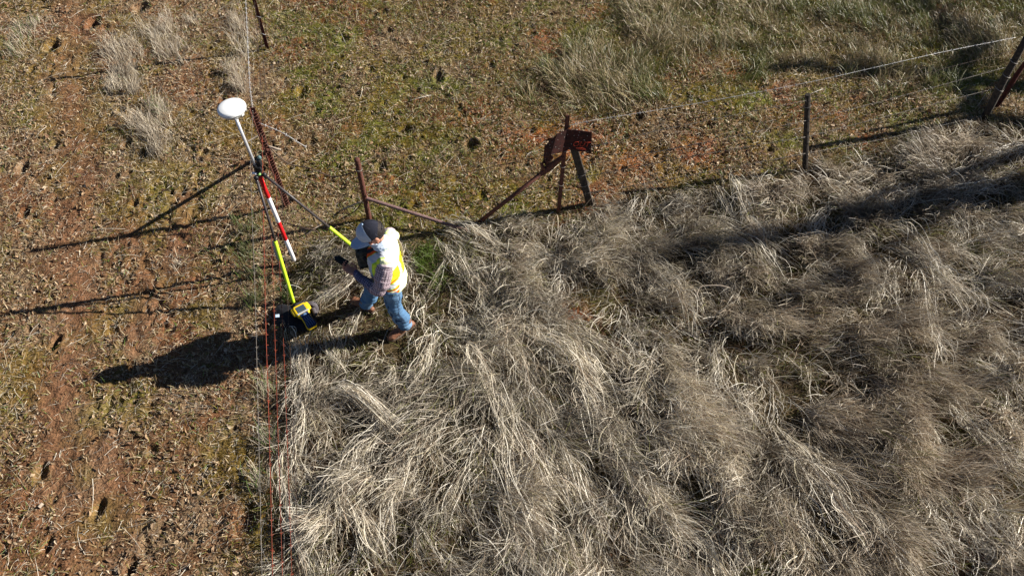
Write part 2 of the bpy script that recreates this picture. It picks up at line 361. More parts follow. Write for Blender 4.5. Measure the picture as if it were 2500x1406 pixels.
def tall_grass():
    Q = scatter(60000); sd = sdist(Q, TALL) + (fbm(Q[:, 0], Q[:, 1], .4, 95, 3) - .5) * .5
    hum = sstep(.38, .63, .55 * fbm(Q[:, 0], Q[:, 1], .55, 90, 3) + .45 * fbm(Q[:, 0], Q[:, 1], .20, 93, 2))
    low = blob(Q, LOW); hum = hum * (1 - .85 * low)
    keep = (sd > 0) & inview(Q) & (rng.random(len(Q)) < .10 + .80 * hum) & (rng.random(len(Q)) > 1.1 * blob(Q, BARE + GAPS))
    Q = Q[keep]; hum = hum[keep]; sd = sd[keep]; low = low[keep]
    clear = blob(Q, FEET) < .40
    Q = Q[clear]; hum = hum[clear]; sd = sd[clear]; low = low[clear]
    az, lay = flow(Q); n = len(Q); tone = fbm(Q[:, 0], Q[:, 1], .5, 99, 3); tint = rng.integers(0, 6, n); az = az + rng.normal(0, .30, n)
    nb = (7 + 10 * hum).astype(int); idx = np.repeat(np.arange(n), nb); N = len(idx)
    b = Q[idx] + rng.normal(0, .04, (N, 2)); hh = (.09 + .20 * hum[idx] ** 1.2) * rng.uniform(.45, 1.45, N) * (.6 + .4 * sstep(0, .4, sd[idx])) * (1 - .5 * low[idx])
    L = lay[idx] * rng.uniform(.5, 1.25, N)
    c = STRAW[np.where(rng.random(N) < .6, tint[idx], rng.integers(0, 6, N))] * rng.uniform(.6, 1.2, N)[:, None]
    c = c * (.62 + .60 * sstep(.3, .7, tone[idx]))[:, None]
    rt = sstep(1.2, 3.6, b[:, 0] + 1.6 * (fbm(b[:, 0], b[:, 1], .8, 340, 2) - .5)); c = c * (1 - rt[:, None] * np.array([.22, .26, .30]))  # browner growth on the right, with branch shade painted into the blade colour
    gf = sstep(.52, .68, fbm(b[:, 0], b[:, 1], .45, 97, 3)); g = rng.random(N) < (.04 + .32 * gf) * (1 - .8 * hum[idx]) + .30 * low[idx]; c[g] = np.array([.19, .19, .05]) * rng.uniform(.6, 1.3, g.sum())[:, None]
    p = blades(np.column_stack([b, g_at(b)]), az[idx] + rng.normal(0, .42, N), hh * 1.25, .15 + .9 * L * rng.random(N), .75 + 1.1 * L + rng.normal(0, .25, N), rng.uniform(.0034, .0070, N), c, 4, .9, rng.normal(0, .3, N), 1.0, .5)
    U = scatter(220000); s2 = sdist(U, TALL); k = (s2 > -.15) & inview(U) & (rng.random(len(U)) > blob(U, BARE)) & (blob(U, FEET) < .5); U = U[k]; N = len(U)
    c = STRAW[rng.integers(1, 5, N)] * rng.uniform(.30, .75, N)[:, None] * np.array([1, .92, .76]); g = rng.random(N) < .16 + .5 * sstep(.45, .65, fbm(U[:, 0], U[:, 1], .45, 97, 3)); c[g] = np.array([.125, .135, .028]) * rng.uniform(.6, 1.3, g.sum())[:, None]  # brown thatch, darkened further to paint shade in under the top blades
    a2, _ = flow(U)
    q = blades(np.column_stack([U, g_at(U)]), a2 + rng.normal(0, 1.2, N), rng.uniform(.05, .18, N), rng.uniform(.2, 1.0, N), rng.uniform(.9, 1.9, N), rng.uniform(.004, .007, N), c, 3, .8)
    # single long stalks over the top
    W_ = scatter(26000); k = (sdist(W_, TALL) > .1) & inview(W_) & (blob(W_, FEET + LOW) < .3); W_ = W_[k]; N = len(W_); a3, l3 = flow(W_)
    r = blades(np.column_stack([W_, g_at(W_) + .03]), a3 + rng.normal(0, .7, N), rng.uniform(.18, .5, N), rng.uniform(.3, .9, N), rng.uniform(1.0, 1.75, N), rng.uniform(.004, .0065, N), STRAW[rng.choice([0, 1, 5, 3], N)] * rng.uniform(.7, 1.15, N)[:, None], 5, .6, rng.normal(0, .22, N))
    return [p, q, r]
def hank(pts, *a): return hank_w([at(*p)[:2] for p in pts], *a)
def hank_w(pts, n, wd, lift, tone=1.0, ln=.5, loose=1.0):
    """strands combed along a curve, ragged at the edges"""
    c = curve_pts(pts, 40); tot = np.sum(np.hypot(*np.diff(c, axis=0).T)); n = int(n * .8)
    s = rng.uniform(-.25 * loose, max(.1, 1 - .35 * ln / tot), n); seg = 6; L = ln * rng.uniform(.35, 1.15, n) / tot
    gr = rng.normal(0, wd * .75, 14); gi = rng.integers(0, 14, n); off = np.where(rng.random(n) < .7, gr[gi] + rng.normal(0, wd * .22, n), rng.normal(0, wd * (1 + .6 * loose), n)); fan = rng.normal(0, wd * (.35 + .35 * loose), n) + rng.normal(0, .03 * loose, n)
    P = np.zeros((n, seg + 1, 3)); lf = lift * rng.uniform(.25, 1.1, n) * (.8 + .35 * np.sin(gi * 2.3)); bow = rng.normal(0, .03 * loose, n)
    for k in range(seg + 1):
        uu = s + L * k / seg; u = np.clip(uu, 0, 1) * 39; i = np.minimum(u.astype(int), 38); f = (u - i)[:, None]; p = c[i] * (1 - f) + c[i + 1] * f; tg = c[i + 1] - c[i]; tg /= np.hypot(*tg.T)[:, None]
        ex = ((np.maximum(0, uu - 1) + np.minimum(0, uu)) * tot)[:, None]
        p = p + tg * ex + np.column_stack([-tg[:, 1], tg[:, 0]]) * (off + fan * k / seg + bow * math.sin(math.pi * k / seg))[:, None]
        P[:, k, :2] = p; P[:, k, 2] = g_at(p) + .01 + lf * np.sin(math.pi * (.18 + .62 * k / seg)) ** .7
    d = np.gradient(P, axis=1); d /= np.linalg.norm(d, axis=2, keepdims=True); sdv = np.cross(d, np.array([0, 0, 1.0])); sdv /= np.linalg.norm(sdv, axis=2, keepdims=True); nr = np.cross(sdv, d)
    tw = rng.normal(0, .8, n)[:, None, None]; sdv = sdv * np.cos(tw) + nr * np.sin(tw)
    ww = (rng.uniform(.0038, .0075, n)[:, None] * (1 - .6 * np.linspace(0, 1, seg + 1)[None] ** 2))[:, :, None] * .5
    V = np.stack([P - sdv * ww, P + sdv * ww], 2).reshape(-1, 3); b = (np.arange(n) * (seg + 1) * 2)[:, None] + (np.arange(seg) * 2)[None]
    F = np.stack([b, b + 1, b + 3, b + 2], 2).reshape(-1, 4); col = STRAW[rng.choice([0, 0, 1, 5, 5, 4, 3], n)] * rng.uniform(.75, 1.2, n)[:, None] * min(tone, 1.15)
    return V, F, np.repeat(col, (seg + 1) * 2, 0)
HANKS = [([(1310, 828), (1390, 870), (1445, 940)], 500, .10, .30, 1.25), ([(1195, 800), (1260, 860), (1290, 930)], 260, .09, .25, 1.1), ([(1190, 940), (1270, 1080), (1380, 1240)], 650, .13, .34, 1.15), ([(1235, 1060), (1250, 1180), (1320, 1290), (1350, 1340)], 500, .12, .3, 1.1), ([(1440, 1010), (1520, 1160), (1590, 1260)], 550, .2, .28, 1.0), ([(1330, 1030), (1420, 1200), (1470, 1330)], 450, .13, .3, 1.0), ([(1215, 1335), (1300, 1390), (1360, 1450)], 300, .10, .26, 1.2), ([(1640, 1290), (1720, 1340), (1760, 1420)], 260, .08, .25, 1.15), ([(1930, 1105), (1990, 1180), (2090, 1300)], 420, .11, .3, 1.1), ([(1790, 470), (1815, 530), (1845, 590)], 240, .07, .28, 1.1), ([(1590, 670), (1660, 720), (1690, 790)], 220, .08, .28, 1.0), ([(1750, 570), (1830, 610), (1870, 660)], 240, .10, .25, 1.0), ([(855, 1235), (890, 1280), (925, 1350)], 240, .06, .26, 1.15), ([(1190, 1100), (1130, 1180), (1090, 1260)], 220, .09, .2, .9), ([(1045, 860), (1020, 940), (970, 1010)], 260, .08, .26, 1.1), ([(960, 1040), (890, 1110), (860, 1180)], 300, .1, .24, 1.0), ([(740, 900), (742, 1000), (735, 1130)], 280, .06, .25, .95), ([(700, 1180), (720, 1280), (760, 1400)], 240, .06, .25, .95), ([(1000, 1150), (960, 1230), (950, 1320)], 240, .08, .24, .95), ([(1560, 900), (1640, 980), (1700, 1090)], 260, .1, .26, .9), ([(1480, 560), (1570, 640), (1620, 700)], 240, .1, .22, .9), ([(2080, 610), (2120, 680), (2140, 760)], 180, .09, .26, .9), ([(2230, 600), (2290, 680), (2340, 740)], 220, .1, .26, .95), ([(2420, 460), (2330, 480), (2260, 500)], 220, .1, .25, 1.0), ([(2480, 380), (2400, 400), (2300, 460)], 220, .1, .25, 1.0), ([(2240, 720), (2270, 830), (2290, 900)], 240, .1, .3, .95), ([(2030, 480), (2080, 520), (2120, 505)], 180, .06, .25, 1.05), ([(1100, 620), (1150, 680), (1210, 740)], 220, .1, .2, .95), ([(1120, 560), (1170, 580), (1230, 620)], 150, .08, .2, 1.0), ([(2380, 1060), (2440, 1120), (2500, 1180)], 200, .1, .25, .95), ([(1760, 1180), (1800, 1280), (1800, 1380)], 240, .1, .3, .95), ([(2080, 1250), (2150, 1320), (2230, 1410)], 260, .1, .26, .95), ([(860, 560 + 130), (820, 720), (780, 740)], 180, .06, .16, 1.0)]
def small_hanks(num):
    Q = scatter(num * 4); k = (sdist(Q, TALL) > .12) & inview(Q) & (blob(Q, FEET + GAPS + BARE) < .45) & (rng.random(len(Q)) > .7 * blob(Q, LOW)); Q = Q[k][:num]; az, l = flow(Q); out = []
    for p, a in zip(Q, az):
        L = rng.uniform(.3, .7); d = np.array([math.cos(a), math.sin(a)]); e = np.array([math.cos(a + rng.normal(0, .35)), math.sin(a + rng.normal(0, .35))])
        pts = [p - d * L * .5, p, p + e * L * .5]
        out.append(hank_w(pts, int(rng.uniform(25, 75)), rng.uniform(.022, .075), rng.uniform(.04, .15), rng.uniform(.65, 1.15), rng.uniform(.22, .5), rng.uniform(.8, 2.2)))
    return out
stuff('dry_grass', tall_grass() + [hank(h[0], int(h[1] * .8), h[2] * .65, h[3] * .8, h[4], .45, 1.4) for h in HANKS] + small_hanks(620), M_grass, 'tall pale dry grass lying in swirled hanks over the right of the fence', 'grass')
def short_grass():
    U = scatter(420000); x, y = U[:, 0], U[:, 1]; s1 = sdist(U, TALL); s2 = sdist(U, TOPR); tr = bare_track(U)
    left = sstep(.4, -.4, x - (-2.75 - .24 * (y - 7.2)))
    pd = np.clip(.85 - .35 * left + .5 * (fbm(x, y, .6, 130, 3) - .5), 0, 1) * (1 - .85 * tr) * (1 - .85 * blob(U, BARE)); pd[s1 > .1] = 0
    k = inview(U) & (rng.random(len(U)) < pd); U = U[k]; x, y = U[:, 0], U[:, 1]; s2 = s2[k]; left = left[k]; N = len(U)
    gm = sstep(.42, .66, fbm(x, y, .7, 140, 3) + .10 * (1 - left) + .25 * blob(U, [(970, 530, .3, 1), (1000, 5, .3, 1), (1750, 80, .5, .8), (1820, 330, .3, .7)])); isg = rng.random(N) < .12 + .60 * gm * (1 - .45 * left)
    c = STRAW[rng.integers(0, 5, N)] * rng.uniform(.55, 1.0, N)[:, None] * np.array([.92, .80, .58]); c[isg] = np.array([.175, .155, .022]) * rng.uniform(.55, 1.3, isg.sum())[:, None]
    gg = isg & (rng.random(N) < .25); c[gg] = np.array([.11, .17, .03]) * rng.uniform(.7, 1.2, gg.sum())[:, None]
    tr_ = sstep(-.2, .5, s2)
    ln = rng.uniform(.035, .10, N) * (1 + 1.6 * tr_ * rng.random(N))
    return [blades(np.column_stack([U, g_at(U)]), rng.uniform(0, 6.283, N), ln, rng.uniform(.1, 1.1, N), rng.uniform(.9, 1.8, N), rng.uniform(.004, .009, N), c, 3, .9)]
stuff('short_grass', short_grass(), M_grass, 'short olive and tan grass mixed with moss across the grazed side of the fence', 'grass')
def medium_grass():
    """longer loose grass at the top right"""
    U = scatter(14000, (0, 7.5), (10, 13.4)); s2 = sdist(U, TOPR) + (fbm(U[:, 0], U[:, 1], .7, 150, 3) - .5) * 3.2
    k = inview(U) & (rng.random(len(U)) < sstep(-.3, .9, s2) * .33); Q = U[k]; n = len(Q); a0 = rng.uniform(0, 6.28, n) * .25 + img_az(1900, 120, 20, -30) + (fbm(Q[:, 0], Q[:, 1], 1.0, 160, 2) - .5) * 4
    idx = np.repeat(np.arange(n), 26); N = len(idx); b = Q[idx] + rng.normal(0, .06, (N, 2)); g = fbm(Q[:, 0], Q[:, 1], .8, 170, 3)[idx]; hm = (.4 + sstep(.35, .65, fbm(Q[:, 0], Q[:, 1], .6, 175, 3)))[idx]
    c = STRAW[rng.integers(0, 5, N)] * rng.uniform(.5, .95, N)[:, None] * np.array([.95, .86, .62]); isg = rng.random(N) < .25 + .6 * sstep(.42, .58, g); c[isg] = np.array([.12, .13, .030]) * rng.uniform(.6, 1.3, isg.sum())[:, None]
    return [blades(np.column_stack([b, g_at(b)]), a0[idx] + rng.normal(0, .9, N), rng.uniform(.08, .27, N) * hm, rng.uniform(.1, .9, N), rng.uniform(.8, 1.7, N), rng.uniform(.005, .009, N), c, 4, .8, rng.normal(0, .5, N))]
stuff('meadow_grass', medium_grass(), M_grass, 'loose knee high green and straw grass at the top right beyond the wire', 'grass')
def straws():
    U = scatter(190000); s1 = sdist(U, TALL); k = inview(U) & (s1 < .15) & (rng.random(len(U)) > .55 * bare_track(U)) & (rng.random(len(U)) < .5 + .6 * blob(U, [(300, 140, .9, 1), (420, 90, .9, 1), (370, 310, .7, 1), (60, 90, .7, 1), (600, 130, .6, 1), (640, 1150, .5, .8), (640, 950, .4, .8)])); U = U[k]; N = len(U)
    ln = np.where(rng.random(N) < .05, rng.uniform(.15, .42, N), rng.uniform(.03, .10, N))
    c = STRAW[rng.integers(0, 6, N)] * rng.uniform(.7, 1.1, N)[:, None]
    return [blades(np.column_stack([U, g_at(U) + .004]), rng.uniform(0, 6.28, N), ln, rng.uniform(1.25, 1.5, N), rng.uniform(1.5, 1.75, N), rng.uniform(.003, .006, N), c, 3, .7, rng.normal(0, .4, N))]
stuff('straw_litter', straws(), M_grass, 'broken pale straws lying loose over the bare soil', 'straw')
def leaves():
    U = scatter(190000); x, y = U[:, 0], U[:, 1]; s1 = sdist(U, TALL); left = sstep(.4, -.4, x - (-2.75 - .24 * (y - 7.2)))
    pd = (.85 + .15 * left) * (.16 + 1.35 * sstep(.38, .62, fbm(x, y, .42, 180, 3))) * (1 - .75 * bare_track(U)) * (1 - .6 * sstep(-.3, .4, sdist(U, TOPR))); pd = np.where(s1 > .1, .03, pd)
    k = inview(U) & (rng.random(len(U)) < pd); U = U[k]; N = len(U); L = np.clip(rng.lognormal(math.log(.030), .45, N), .013, .085); W = L * rng.uniform(.42, .62, N)
    a = rng.uniform(0, 6.28, N); ti = rng.normal(0, .38, N); tj = rng.normal(0, .38, N)
    t = np.stack([np.cos(a) * np.cos(ti), np.sin(a) * np.cos(ti), np.sin(ti)], 1); s = np.stack([-np.sin(a) * np.cos(tj), np.cos(a) * np.cos(tj), np.sin(tj)], 1); nn = np.cross(t, s)
    cup = rng.normal(.0, .45, N)[:, None] * W[:, None]; base = np.column_stack([U, g_at(U) + rng.uniform(.003, .016, N)])
    # midrib 4 points, two edges of 4 points
    us = np.array([-.5, -.2, .15, .5]); wsd = np.array([.12, .85, 1.0, .08]); rows = []
    for u_, w_ in zip(us, wsd):
        arch = (-(u_ * 2) ** 2 * rng.normal(.10, .12, N))[:, None] * L[:, None]
        for e in (-1, 0, 1): rows.append(base + t * (u_ * L)[:, None] + s * (e * w_ * .5 * W)[:, None] + nn * (abs(e) * w_ * cup + arch))
    V = np.stack(rows, 1).reshape(-1, 3); b = (np.arange(N) * 12)[:, None]
    F = np.stack([np.stack([b[:, 0] + r * 3 + e, b[:, 0] + r * 3 + e + 1, b[:, 0] + r * 3 + e + 4, b[:, 0] + r * 3 + e + 3], 1) for r in range(3) for e in (0, 1)], 1).reshape(-1, 4)
    pal = np.array([[.30, .20, .115], [.40, .295, .185], [.20, .115, .06], [.14, .075, .04], [.46, .36, .25], [.25, .155, .09], [.22, .15, .09], [.16, .09, .05]])
    c = pal[rng.integers(0, 8, N)] * rng.uniform(.75, 1.15, N)[:, None]
    return [(V, F, np.repeat(c, 12, 0))]
stuff('leaf_litter', leaves(), M_leaf, 'fallen tan and brown oak leaves scattered over the red soil', 'leaves')
def tuft(spots, label, col=None, green=0.0, name='grass_tuft', cat='grass tuft', group=None, h=.26, n=160, flat=.7, seg=5):
    """spots: (px, py, dx, dy, spread) clumps that make one tuft"""
    parts = []
    cl = []
    for (px, py, dx, dy, sp) in spots:
        for _ in range(8): cl.append((px + rng.normal(0, sp * 165), py + rng.normal(0, sp * 130), dx + rng.normal(0, 18), dy * rng.uniform(.2, 1.2), sp * rng.uniform(.35, .8)))
    for (px, py, dx, dy, sp) in cl:
        N = int(n / 8 * (1.0 if name == 'weed_patch' else .75) * rng.uniform(.4, 1.6)); b = at(px, py)[:2] + rng.normal(0, sp, (N, 2)); hs = rng.uniform(.5, 1.1)
        c = (STRAW[rng.choice([0, 1, 2, 2, 3], N)] * np.array([.92, .90, .84]) if col is None else np.tile(np.array(col), (N, 1))) * rng.uniform(.8, 1.15, N)[:, None]
        g = rng.random(N) < green; c[g] = np.array([.10, .16, .03]) * rng.uniform(.7, 1.3, g.sum())[:, None]
        parts.append(blades(np.column_stack([b, g_at(b)]), img_az(px, py, dx, -dy) + rng.normal(0, .8, N), h * hs * rng.uniform(.4, 1.25, N), .05 + .6 * flat * rng.random(N), .5 + flat + rng.normal(0, .25, N), rng.uniform(.0035, .007, N), c, seg, .7, rng.normal(0, .5, N)))
    V = []; F = []; C = []; o = 0
    for (v, f, cc) in parts: V.append(v); F.append(f + o); C.append(cc); o += len(v)
    V = np.vstack(V); org = np.array([*at(spots[0][0], spots[0][1])[:2], 0]); org[2] = g_at(org[None, :2])[0]
    ob = new_obj(name, np_mesh(name, V - org, np.vstack(F), np.vstack(C)), M_grass); ob.location = org
    return tag(ob, label, cat, group)
TG = 'pale dry tufts on the bare ground left of the fence'
tuft([(285, 130, -5, 50, .10), (310, 190, 5, 55, .09), (275, 215, 0, 50, .08), (330, 120, -10, 45, .09), (300, 160, 20, 30, .1), (320, 225, 10, 30, .08)], 'broad pale tuft crossed by the post shadow, largest of the dry tufts at upper left', group=TG, n=260)
tuft([(400, 70, -15, 40, .10), (440, 60, -10, 40, .09), (385, 115, -25, 35, .06), (430, 110, 5, 40, .08), (360, 80, -20, 25, .1), (415, 140, 20, 30, .08)], 'bright pale tuft with a combed white lock, above the post shadow', group=TG, n=240)
tuft([(385, 265, 20, 40, .08), (410, 300, 25, 35, .07), (400, 280, -20, 25, .08)], 'small pale tuft with a green heart, directly left of the white receiver disc', group=TG, green=.15, n=200)
tuft([(345, 300, 0, 40, .09), (370, 330, -20, 30, .09), (380, 370, 20, 20, .1), (400, 350, -10, 20, .1)], 'ragged grey tuft between the receiver disc and the dark holes', group=TG, n=220, h=.26)
tuft([(60, 80, -20, 30, .12), (30, 130, -20, 30, .10), (100, 60, 20, 30, .1)], 'thin greyish tuft in the far upper left corner of the field', group=TG, n=150, green=.2, h=.25)
tuft([(430, 640, 20, 20, .06)], 'little pale sprig standing in the fan of thin wire shadows', group=TG, n=90, h=.16)
FS = 'grass clumps along the foot of the left fence'
tuft([(600, 110, -10, 40, .09), (585, 60, -5, 40, .09), (575, 180, 5, 50, .07), (590, 220, 5, 50, .06)], 'grey dead grass clump beside the steel fence post at the top', group=FS, n=220, h=.34)
tuft([(610, 560, -10, 30, .10), (590, 620, -10, 30, .10), (640, 680, -5, 30, .10), (620, 740, -5, 30, .08)], 'dark green clump beside the red and white pole', group=FS, col=(.13, .125, .055), green=.3, n=260, h=.18, flat=.5)
tuft([(640, 950, 5, 40, .07), (655, 1080, 5, 40, .08), (640, 1190, 5, 40, .08)], 'thin brown clump under the lowest stretch of red wire', group=FS, green=.25, n=170, h=.26)
tuft([(1055, 640, 5, -30, .09), (1065, 680, 10, -25, .10), (1030, 650, -5, -30, .07)], 'fresh bright green weed patch right of the man in the vest', name='weed_patch', cat='weeds', col=(.15, .22, .04), n=240, h=.2, flat=.45)
tuft([(690, 700, -5, -20, .08), (705, 730, 5, -15, .06)], 'dark green weeds between the yellow pole leg and the black bag', name='weed_patch', cat='weeds', col=(.055, .10, .02), n=170, h=.13, flat=.5)
v, f, c = hank([(825, 962), (885, 985), (950, 1040)], 420, .055, .27, 1.15, .55, .25)
o = new_obj('grass_tuft', np_mesh('grass_tuft', v - np.array([*at(885, 985)[:2], 0]), f, c), M_grass); o.location = at(885, 985); tag(o, 'bright bleached tuft combed over in an arch below the standing man', 'grass tuft')
# ------------------------------------------------------------------ fence
def g0(px, py):
    p = at(px, py); p[2] = g_at(p[None, :2])[0]; return p
def top_of(base, px, py):
    """point on the ray through a pixel that is closest to the vertical plane facing the camera at base"""
    v = ray(px, py); n = v[:2] / np.hypot(*v[:2]); t = (base[:2] @ n) / (v[:2] @ n); return np.array([0, 0, CAM_H]) + t * v
pA = g0(702, 505); pM = g0(1363, 522); pP = g0(903, 540); pD = g0(1965, 418); pE = g0(2400, 292); pT = g0(653, 120)
pA[2] -= .05
def post_root(name, p, label, cat='fence post', group=None): return empty(name, tuple(p), label, cat, group)
# corner post: rusty angle iron wrapped in old wire
tA = top_of(pA, 615, 266)
r = post_root('fence_post', pA, 'tall rusty corner post wrapped in old wire, behind the receiver pole')
d = (tA - pA); t, u, v = frame(d, (0, 1, 0)); L = np.linalg.norm(d)
MB().box(pA + d / 2 + u * .02, (.004, .028, L / 2), (u, v, t)).box(pA + d / 2 + v * .024, (.024, .004, L / 2), (u, v, t)).build('angle_iron', M_rust, r, False)
rg = random.Random(3); pts = []
for i in range(420):
    f = i / 419; z = L * (.02 + .96 * f); a = i * .55; rr = .034 + .006 * rg.random() + (.012 if f > .82 else 0)
    pts.append(pA + t * z + u * rr * math.cos(a) + v * rr * math.sin(a))
MB().tube(pts, .0045, 4).build('wire_wrap', M_rust, r)
MB().tube([pA + (tA - pA) * .62, g0(656, 371)], .024, 8).build('back_brace', M_rust, r)
# steel T post at the top left
tT = top_of(pT, 612, -30); tT = pT + (tT - pT) * (1.75 / (tT - pT)[2]); d = tT - pT; t, u, v = frame(d, (0, 1, 0)); L = np.linalg.norm(d)
r = post_root('fence_post', pT, 'dark red steel post with pale wire clips at the top edge')
MB().box(pT + d / 2, (.003, .026, L / 2), (u, v, t)).box(pT + d / 2 + u * .02, (.02, .003, L / 2), (u, v, t)).build('tee_bar', M_rustred, r, False)
for zf in (.17, .34, .52, .7, .88): MB().tube([pT + d * zf + v * a - u * .008 + t * .01 * math.sin(a * 60) for a in np.linspace(-.035, .035, 7)], .005, 5).build('wire_clip', M_wire, r)
# ribbed pipe post with sloping brace
tP = top_of(pP, 871, 388); d = tP - pP; L = np.linalg.norm(d)
r = post_root('fence_post', pP, 'short ribbed rusty pipe post with a sloping brace, behind the cap')
def ribbed(mb, a, b, rad, step=.03, n=10):
    a, b = np.array(a), np.array(b); m = int(np.linalg.norm(b - a) / step); P = []; R = []
    for i in range(m * 2 + 1): P.append(a + (b - a) * i / (m * 2)); R.append(rad * (1.12 if i % 2 else .9))
    return mb.tube(P, R, n)
ribbed(MB(), pP, tP, .031).build('pipe', M_rust, r)
bT = pP + d * .38; bE = g0(1150, 572); ribbed(MB(), bT, bE, .022, .03, 8).build('brace', mat('dusty_rust', (.11, .06, .055), .85, 0, .3, 50, .3, (.19, .12, .11)), r)
MB().tube([tP - d * .16 + .036 * np.array([math.cos(a), math.sin(a), .08 * math.sin(2 * a)]) for a in np.linspace(0, 6.3, 14)], .006, 5).build('wire_tie', M_dull, r)
# post in the middle with diagonal brace
tM = top_of(pM, 1386, 282); d = tM - pM
r = post_root('fence_post', pM, 'thin rusty post that carries the bent sign, with a long diagonal brace')
t, u, v = frame(d, (0, 1, 0)); L = np.linalg.norm(d)
MB().box(pM + d / 2, (.004, .024, L / 2), (u, v, t)).box(pM + d / 2 + u * .018, (.018, .004, L / 2), (u, v, t)).build('post_shaft', M_rust, r, False)
bTop = pM + d * .62; bB = g0(1168, 548); bk = bB + (bTop - bB) * .78
MB().tube([bB, bk], .026, 10).build('brace', M_rust, r)
MB().loft([bk - .03 * (bTop - bB), bk + .04 * (bTop - bB), bTop + np.array([-.02, 0, -.02])], [.03, (.05, .035), (.028, .022)], 8).build('brace_head', M_rust, r)
MB().tube([bk + np.array([.0, 0, .03]), bk + np.array([-.03, -.02, .14]), bk + np.array([.03, -.02, .22])], [.03, .022, .016], 7).build('hook', M_rust, r)
for zf in (.33, .52, .68): MB().tube([pM + d * zf + .03 * np.array([math.cos(a), math.sin(a), .1 * math.sin(a)]) for a in np.linspace(0, 6.3, 12)], .005, 5).build('wire_tie', M_dull, r)
# leaning square timber beside it
pL = g0(1442, 498); pL[2] -= .03; tL = top_of(pM, 1396, 345) + np.array([0, .03, 0]); d = tL - pL; t, u, v = frame(d, (0, 1, 0)); L = np.linalg.norm(d)
r = post_root('leaning_timber', pL, 'dark square timber leaning behind the rusty sign', 'timber')
MB().box(pL + d / 2, (.036, .044, L / 2), (u, v, t)).build('beam', M_dkwood, r, False, .006)
for zf in (.36, .52): MB().tube([pL + d * zf + u * .045 * math.cos(a) * 1.1 + v * .052 * math.sin(a) * 1.1 for a in np.linspace(0, 6.3, 16)], .006, 5).build('wire_tie', M_dull, r)
# dark post on the right
tD = top_of(pD, 1972, 231); d = tD - pD; t, u, v = frame(d, (0, 1, 0)); L = np.linalg.norm(d)
r = post_root('fence_post', pD, 'dark flat sided post standing alone between the sign and the leaning pair')
mb = MB(); mb.loft([pD, pD + d * .5, tD], [(.034, .037), (.035, .038), (.034, .036)], 8, (0, 1, 0), dome=False); mb.build('shaft', M_dkwood, r, False, .004)
MB().tube([pD + d * .86 + u * .04 * math.cos(a) + v * .042 * math.sin(a) for a in np.linspace(0, 6.3, 14)], .005, 5).build('wire_tie', M_dull, r)
# leaning pair on the far right
for (bx, by, tx, ty, rad, lab, mt, gz_) in ((2400, 292, 2506, 92, .046, 'long split post at the far right, left one of the leaning pair', M_dkwood, 0), (2432, 262, 2530, 112, .03, 'thin rusty post right behind the long split post', M_rustred, 0)):
    b = g0(bx, by); tt = top_of(pE if rad > .04 else b, tx, ty); d = tt - b
    r = post_root('fence_post', b, lab)
    P = [b + d * f + np.array([.006 * math.sin(9 * f), 0, 0]) for f in np.linspace(0, 1, 8)]
    MB().tube(P, [rad * (1 + .12 * math.sin(5 * f)) for f in np.linspace(0, 1, 8)], 8).build('shaft', mt, r)
    if rad > .04:
        for zf in (.38, .55, .72): MB().tube([b + d * zf + (rad * 1.15) * np.array([math.cos(a), math.sin(a), -.4 * math.cos(a)]) for a in np.linspace(0, 6.3, 14)], .006, 5).build('wire_tie', M_dull, r)
# barbed wire strands
def strand(pts, m, label, barbs=True, rad=.0034, name='barbed_wire', cat='wire', group=None, sag=.0):
    P = curve_pts(pts, max(8, len(pts) * 14)); f = np.linspace(0, 1, len(P)); P[:, 2] -= sag * 4 * f * (1 - f)
    mb = MB(); mb.tube(P, rad, 5); org = P[0]
    if barbs:
        s = np.concatenate([[0], np.cumsum(np.linalg.norm(np.diff(P, axis=0), axis=1))])
        for q in np.arange(.08, s[-1], .125):
            c = np.array([np.interp(q, s, P[:, k]) for k in range(3)]); i = min(np.searchsorted(s, q), len(P) - 1); tg, u, v = frame(P[i] - P[i - 1] if i else P[1] - P[0])
            a = random.uniform(0, 3.1)
            for e in (a, a + 1.57):
                w_ = (u * math.cos(e) + v * math.sin(e)) * .02; mb.tube([c - w_ - tg * .004, c + w_ + tg * .004], rad * .8, 4)
    mb.V = [tuple(np.array(p) - org) for p in mb.V]
    o = mb.build(name, m, None); o.location = org; return tag(o, label, cat, group)
fA = lambda z: pA + (tA - pA) * (z / 1.5)
strand([fA(1.46), at(612, 420, 1.46), at(622, 700, 1.46), at(630, 1000, 1.45), at(640, 1420, 1.43), at(642, 1500, 1.43)], M_dull, 'grey topmost wire of the left fence, running down to the bottom edge', rad=.0022)
strand([fA(1.12), at(645, 620, 1.13), at(650, 830, 1.14), at(657, 1050, 1.14), at(666, 1420, 1.14), at(668, 1500, 1.14)], M_rwire, 'rust red wire of the left fence, reddest strand below the man', rad=.0032)
strand([fA(.85), at(665, 640, .85), at(672, 850, .85), at(690, 1420, .85), at(693, 1500, .85)], M_rwire, 'thin rusty wire just right of the reddest strand', rad=.0023)
strand([fA(.58), at(683, 660, .58), at(694, 880, .57), at(713, 1420, .55), at(716, 1500, .55)], M_rwire, 'faint reddish wire threading the grass edge, second right of the reddest strand', rad=.0022)
strand([fA(.32), at(700, 690, .32), at(712, 950, .32), at(731, 1420, .3), at(733, 1500, .3)], M_dwire, 'lowest dark wire half buried in the tall grass edge', rad=.003)
strand([fA(1.47), at(606, 180, 1.38), at(597, -10, 1.25), at(590, -80, 1.2)], M_wire, 'pale slack wire from the corner post up to the top edge', rad=.0028, sag=.05)
fT = lambda z: pT + (tT - pT) * (z / 1.75)
for z, z2, lab in ((1.05, .85, 'dark upper wire between corner post and steel post'), (.7, .6, 'dark lower wire between corner post and steel post')):
    strand([fA(z), fT(z2)], M_dwire, lab, rad=.003, sag=.04)
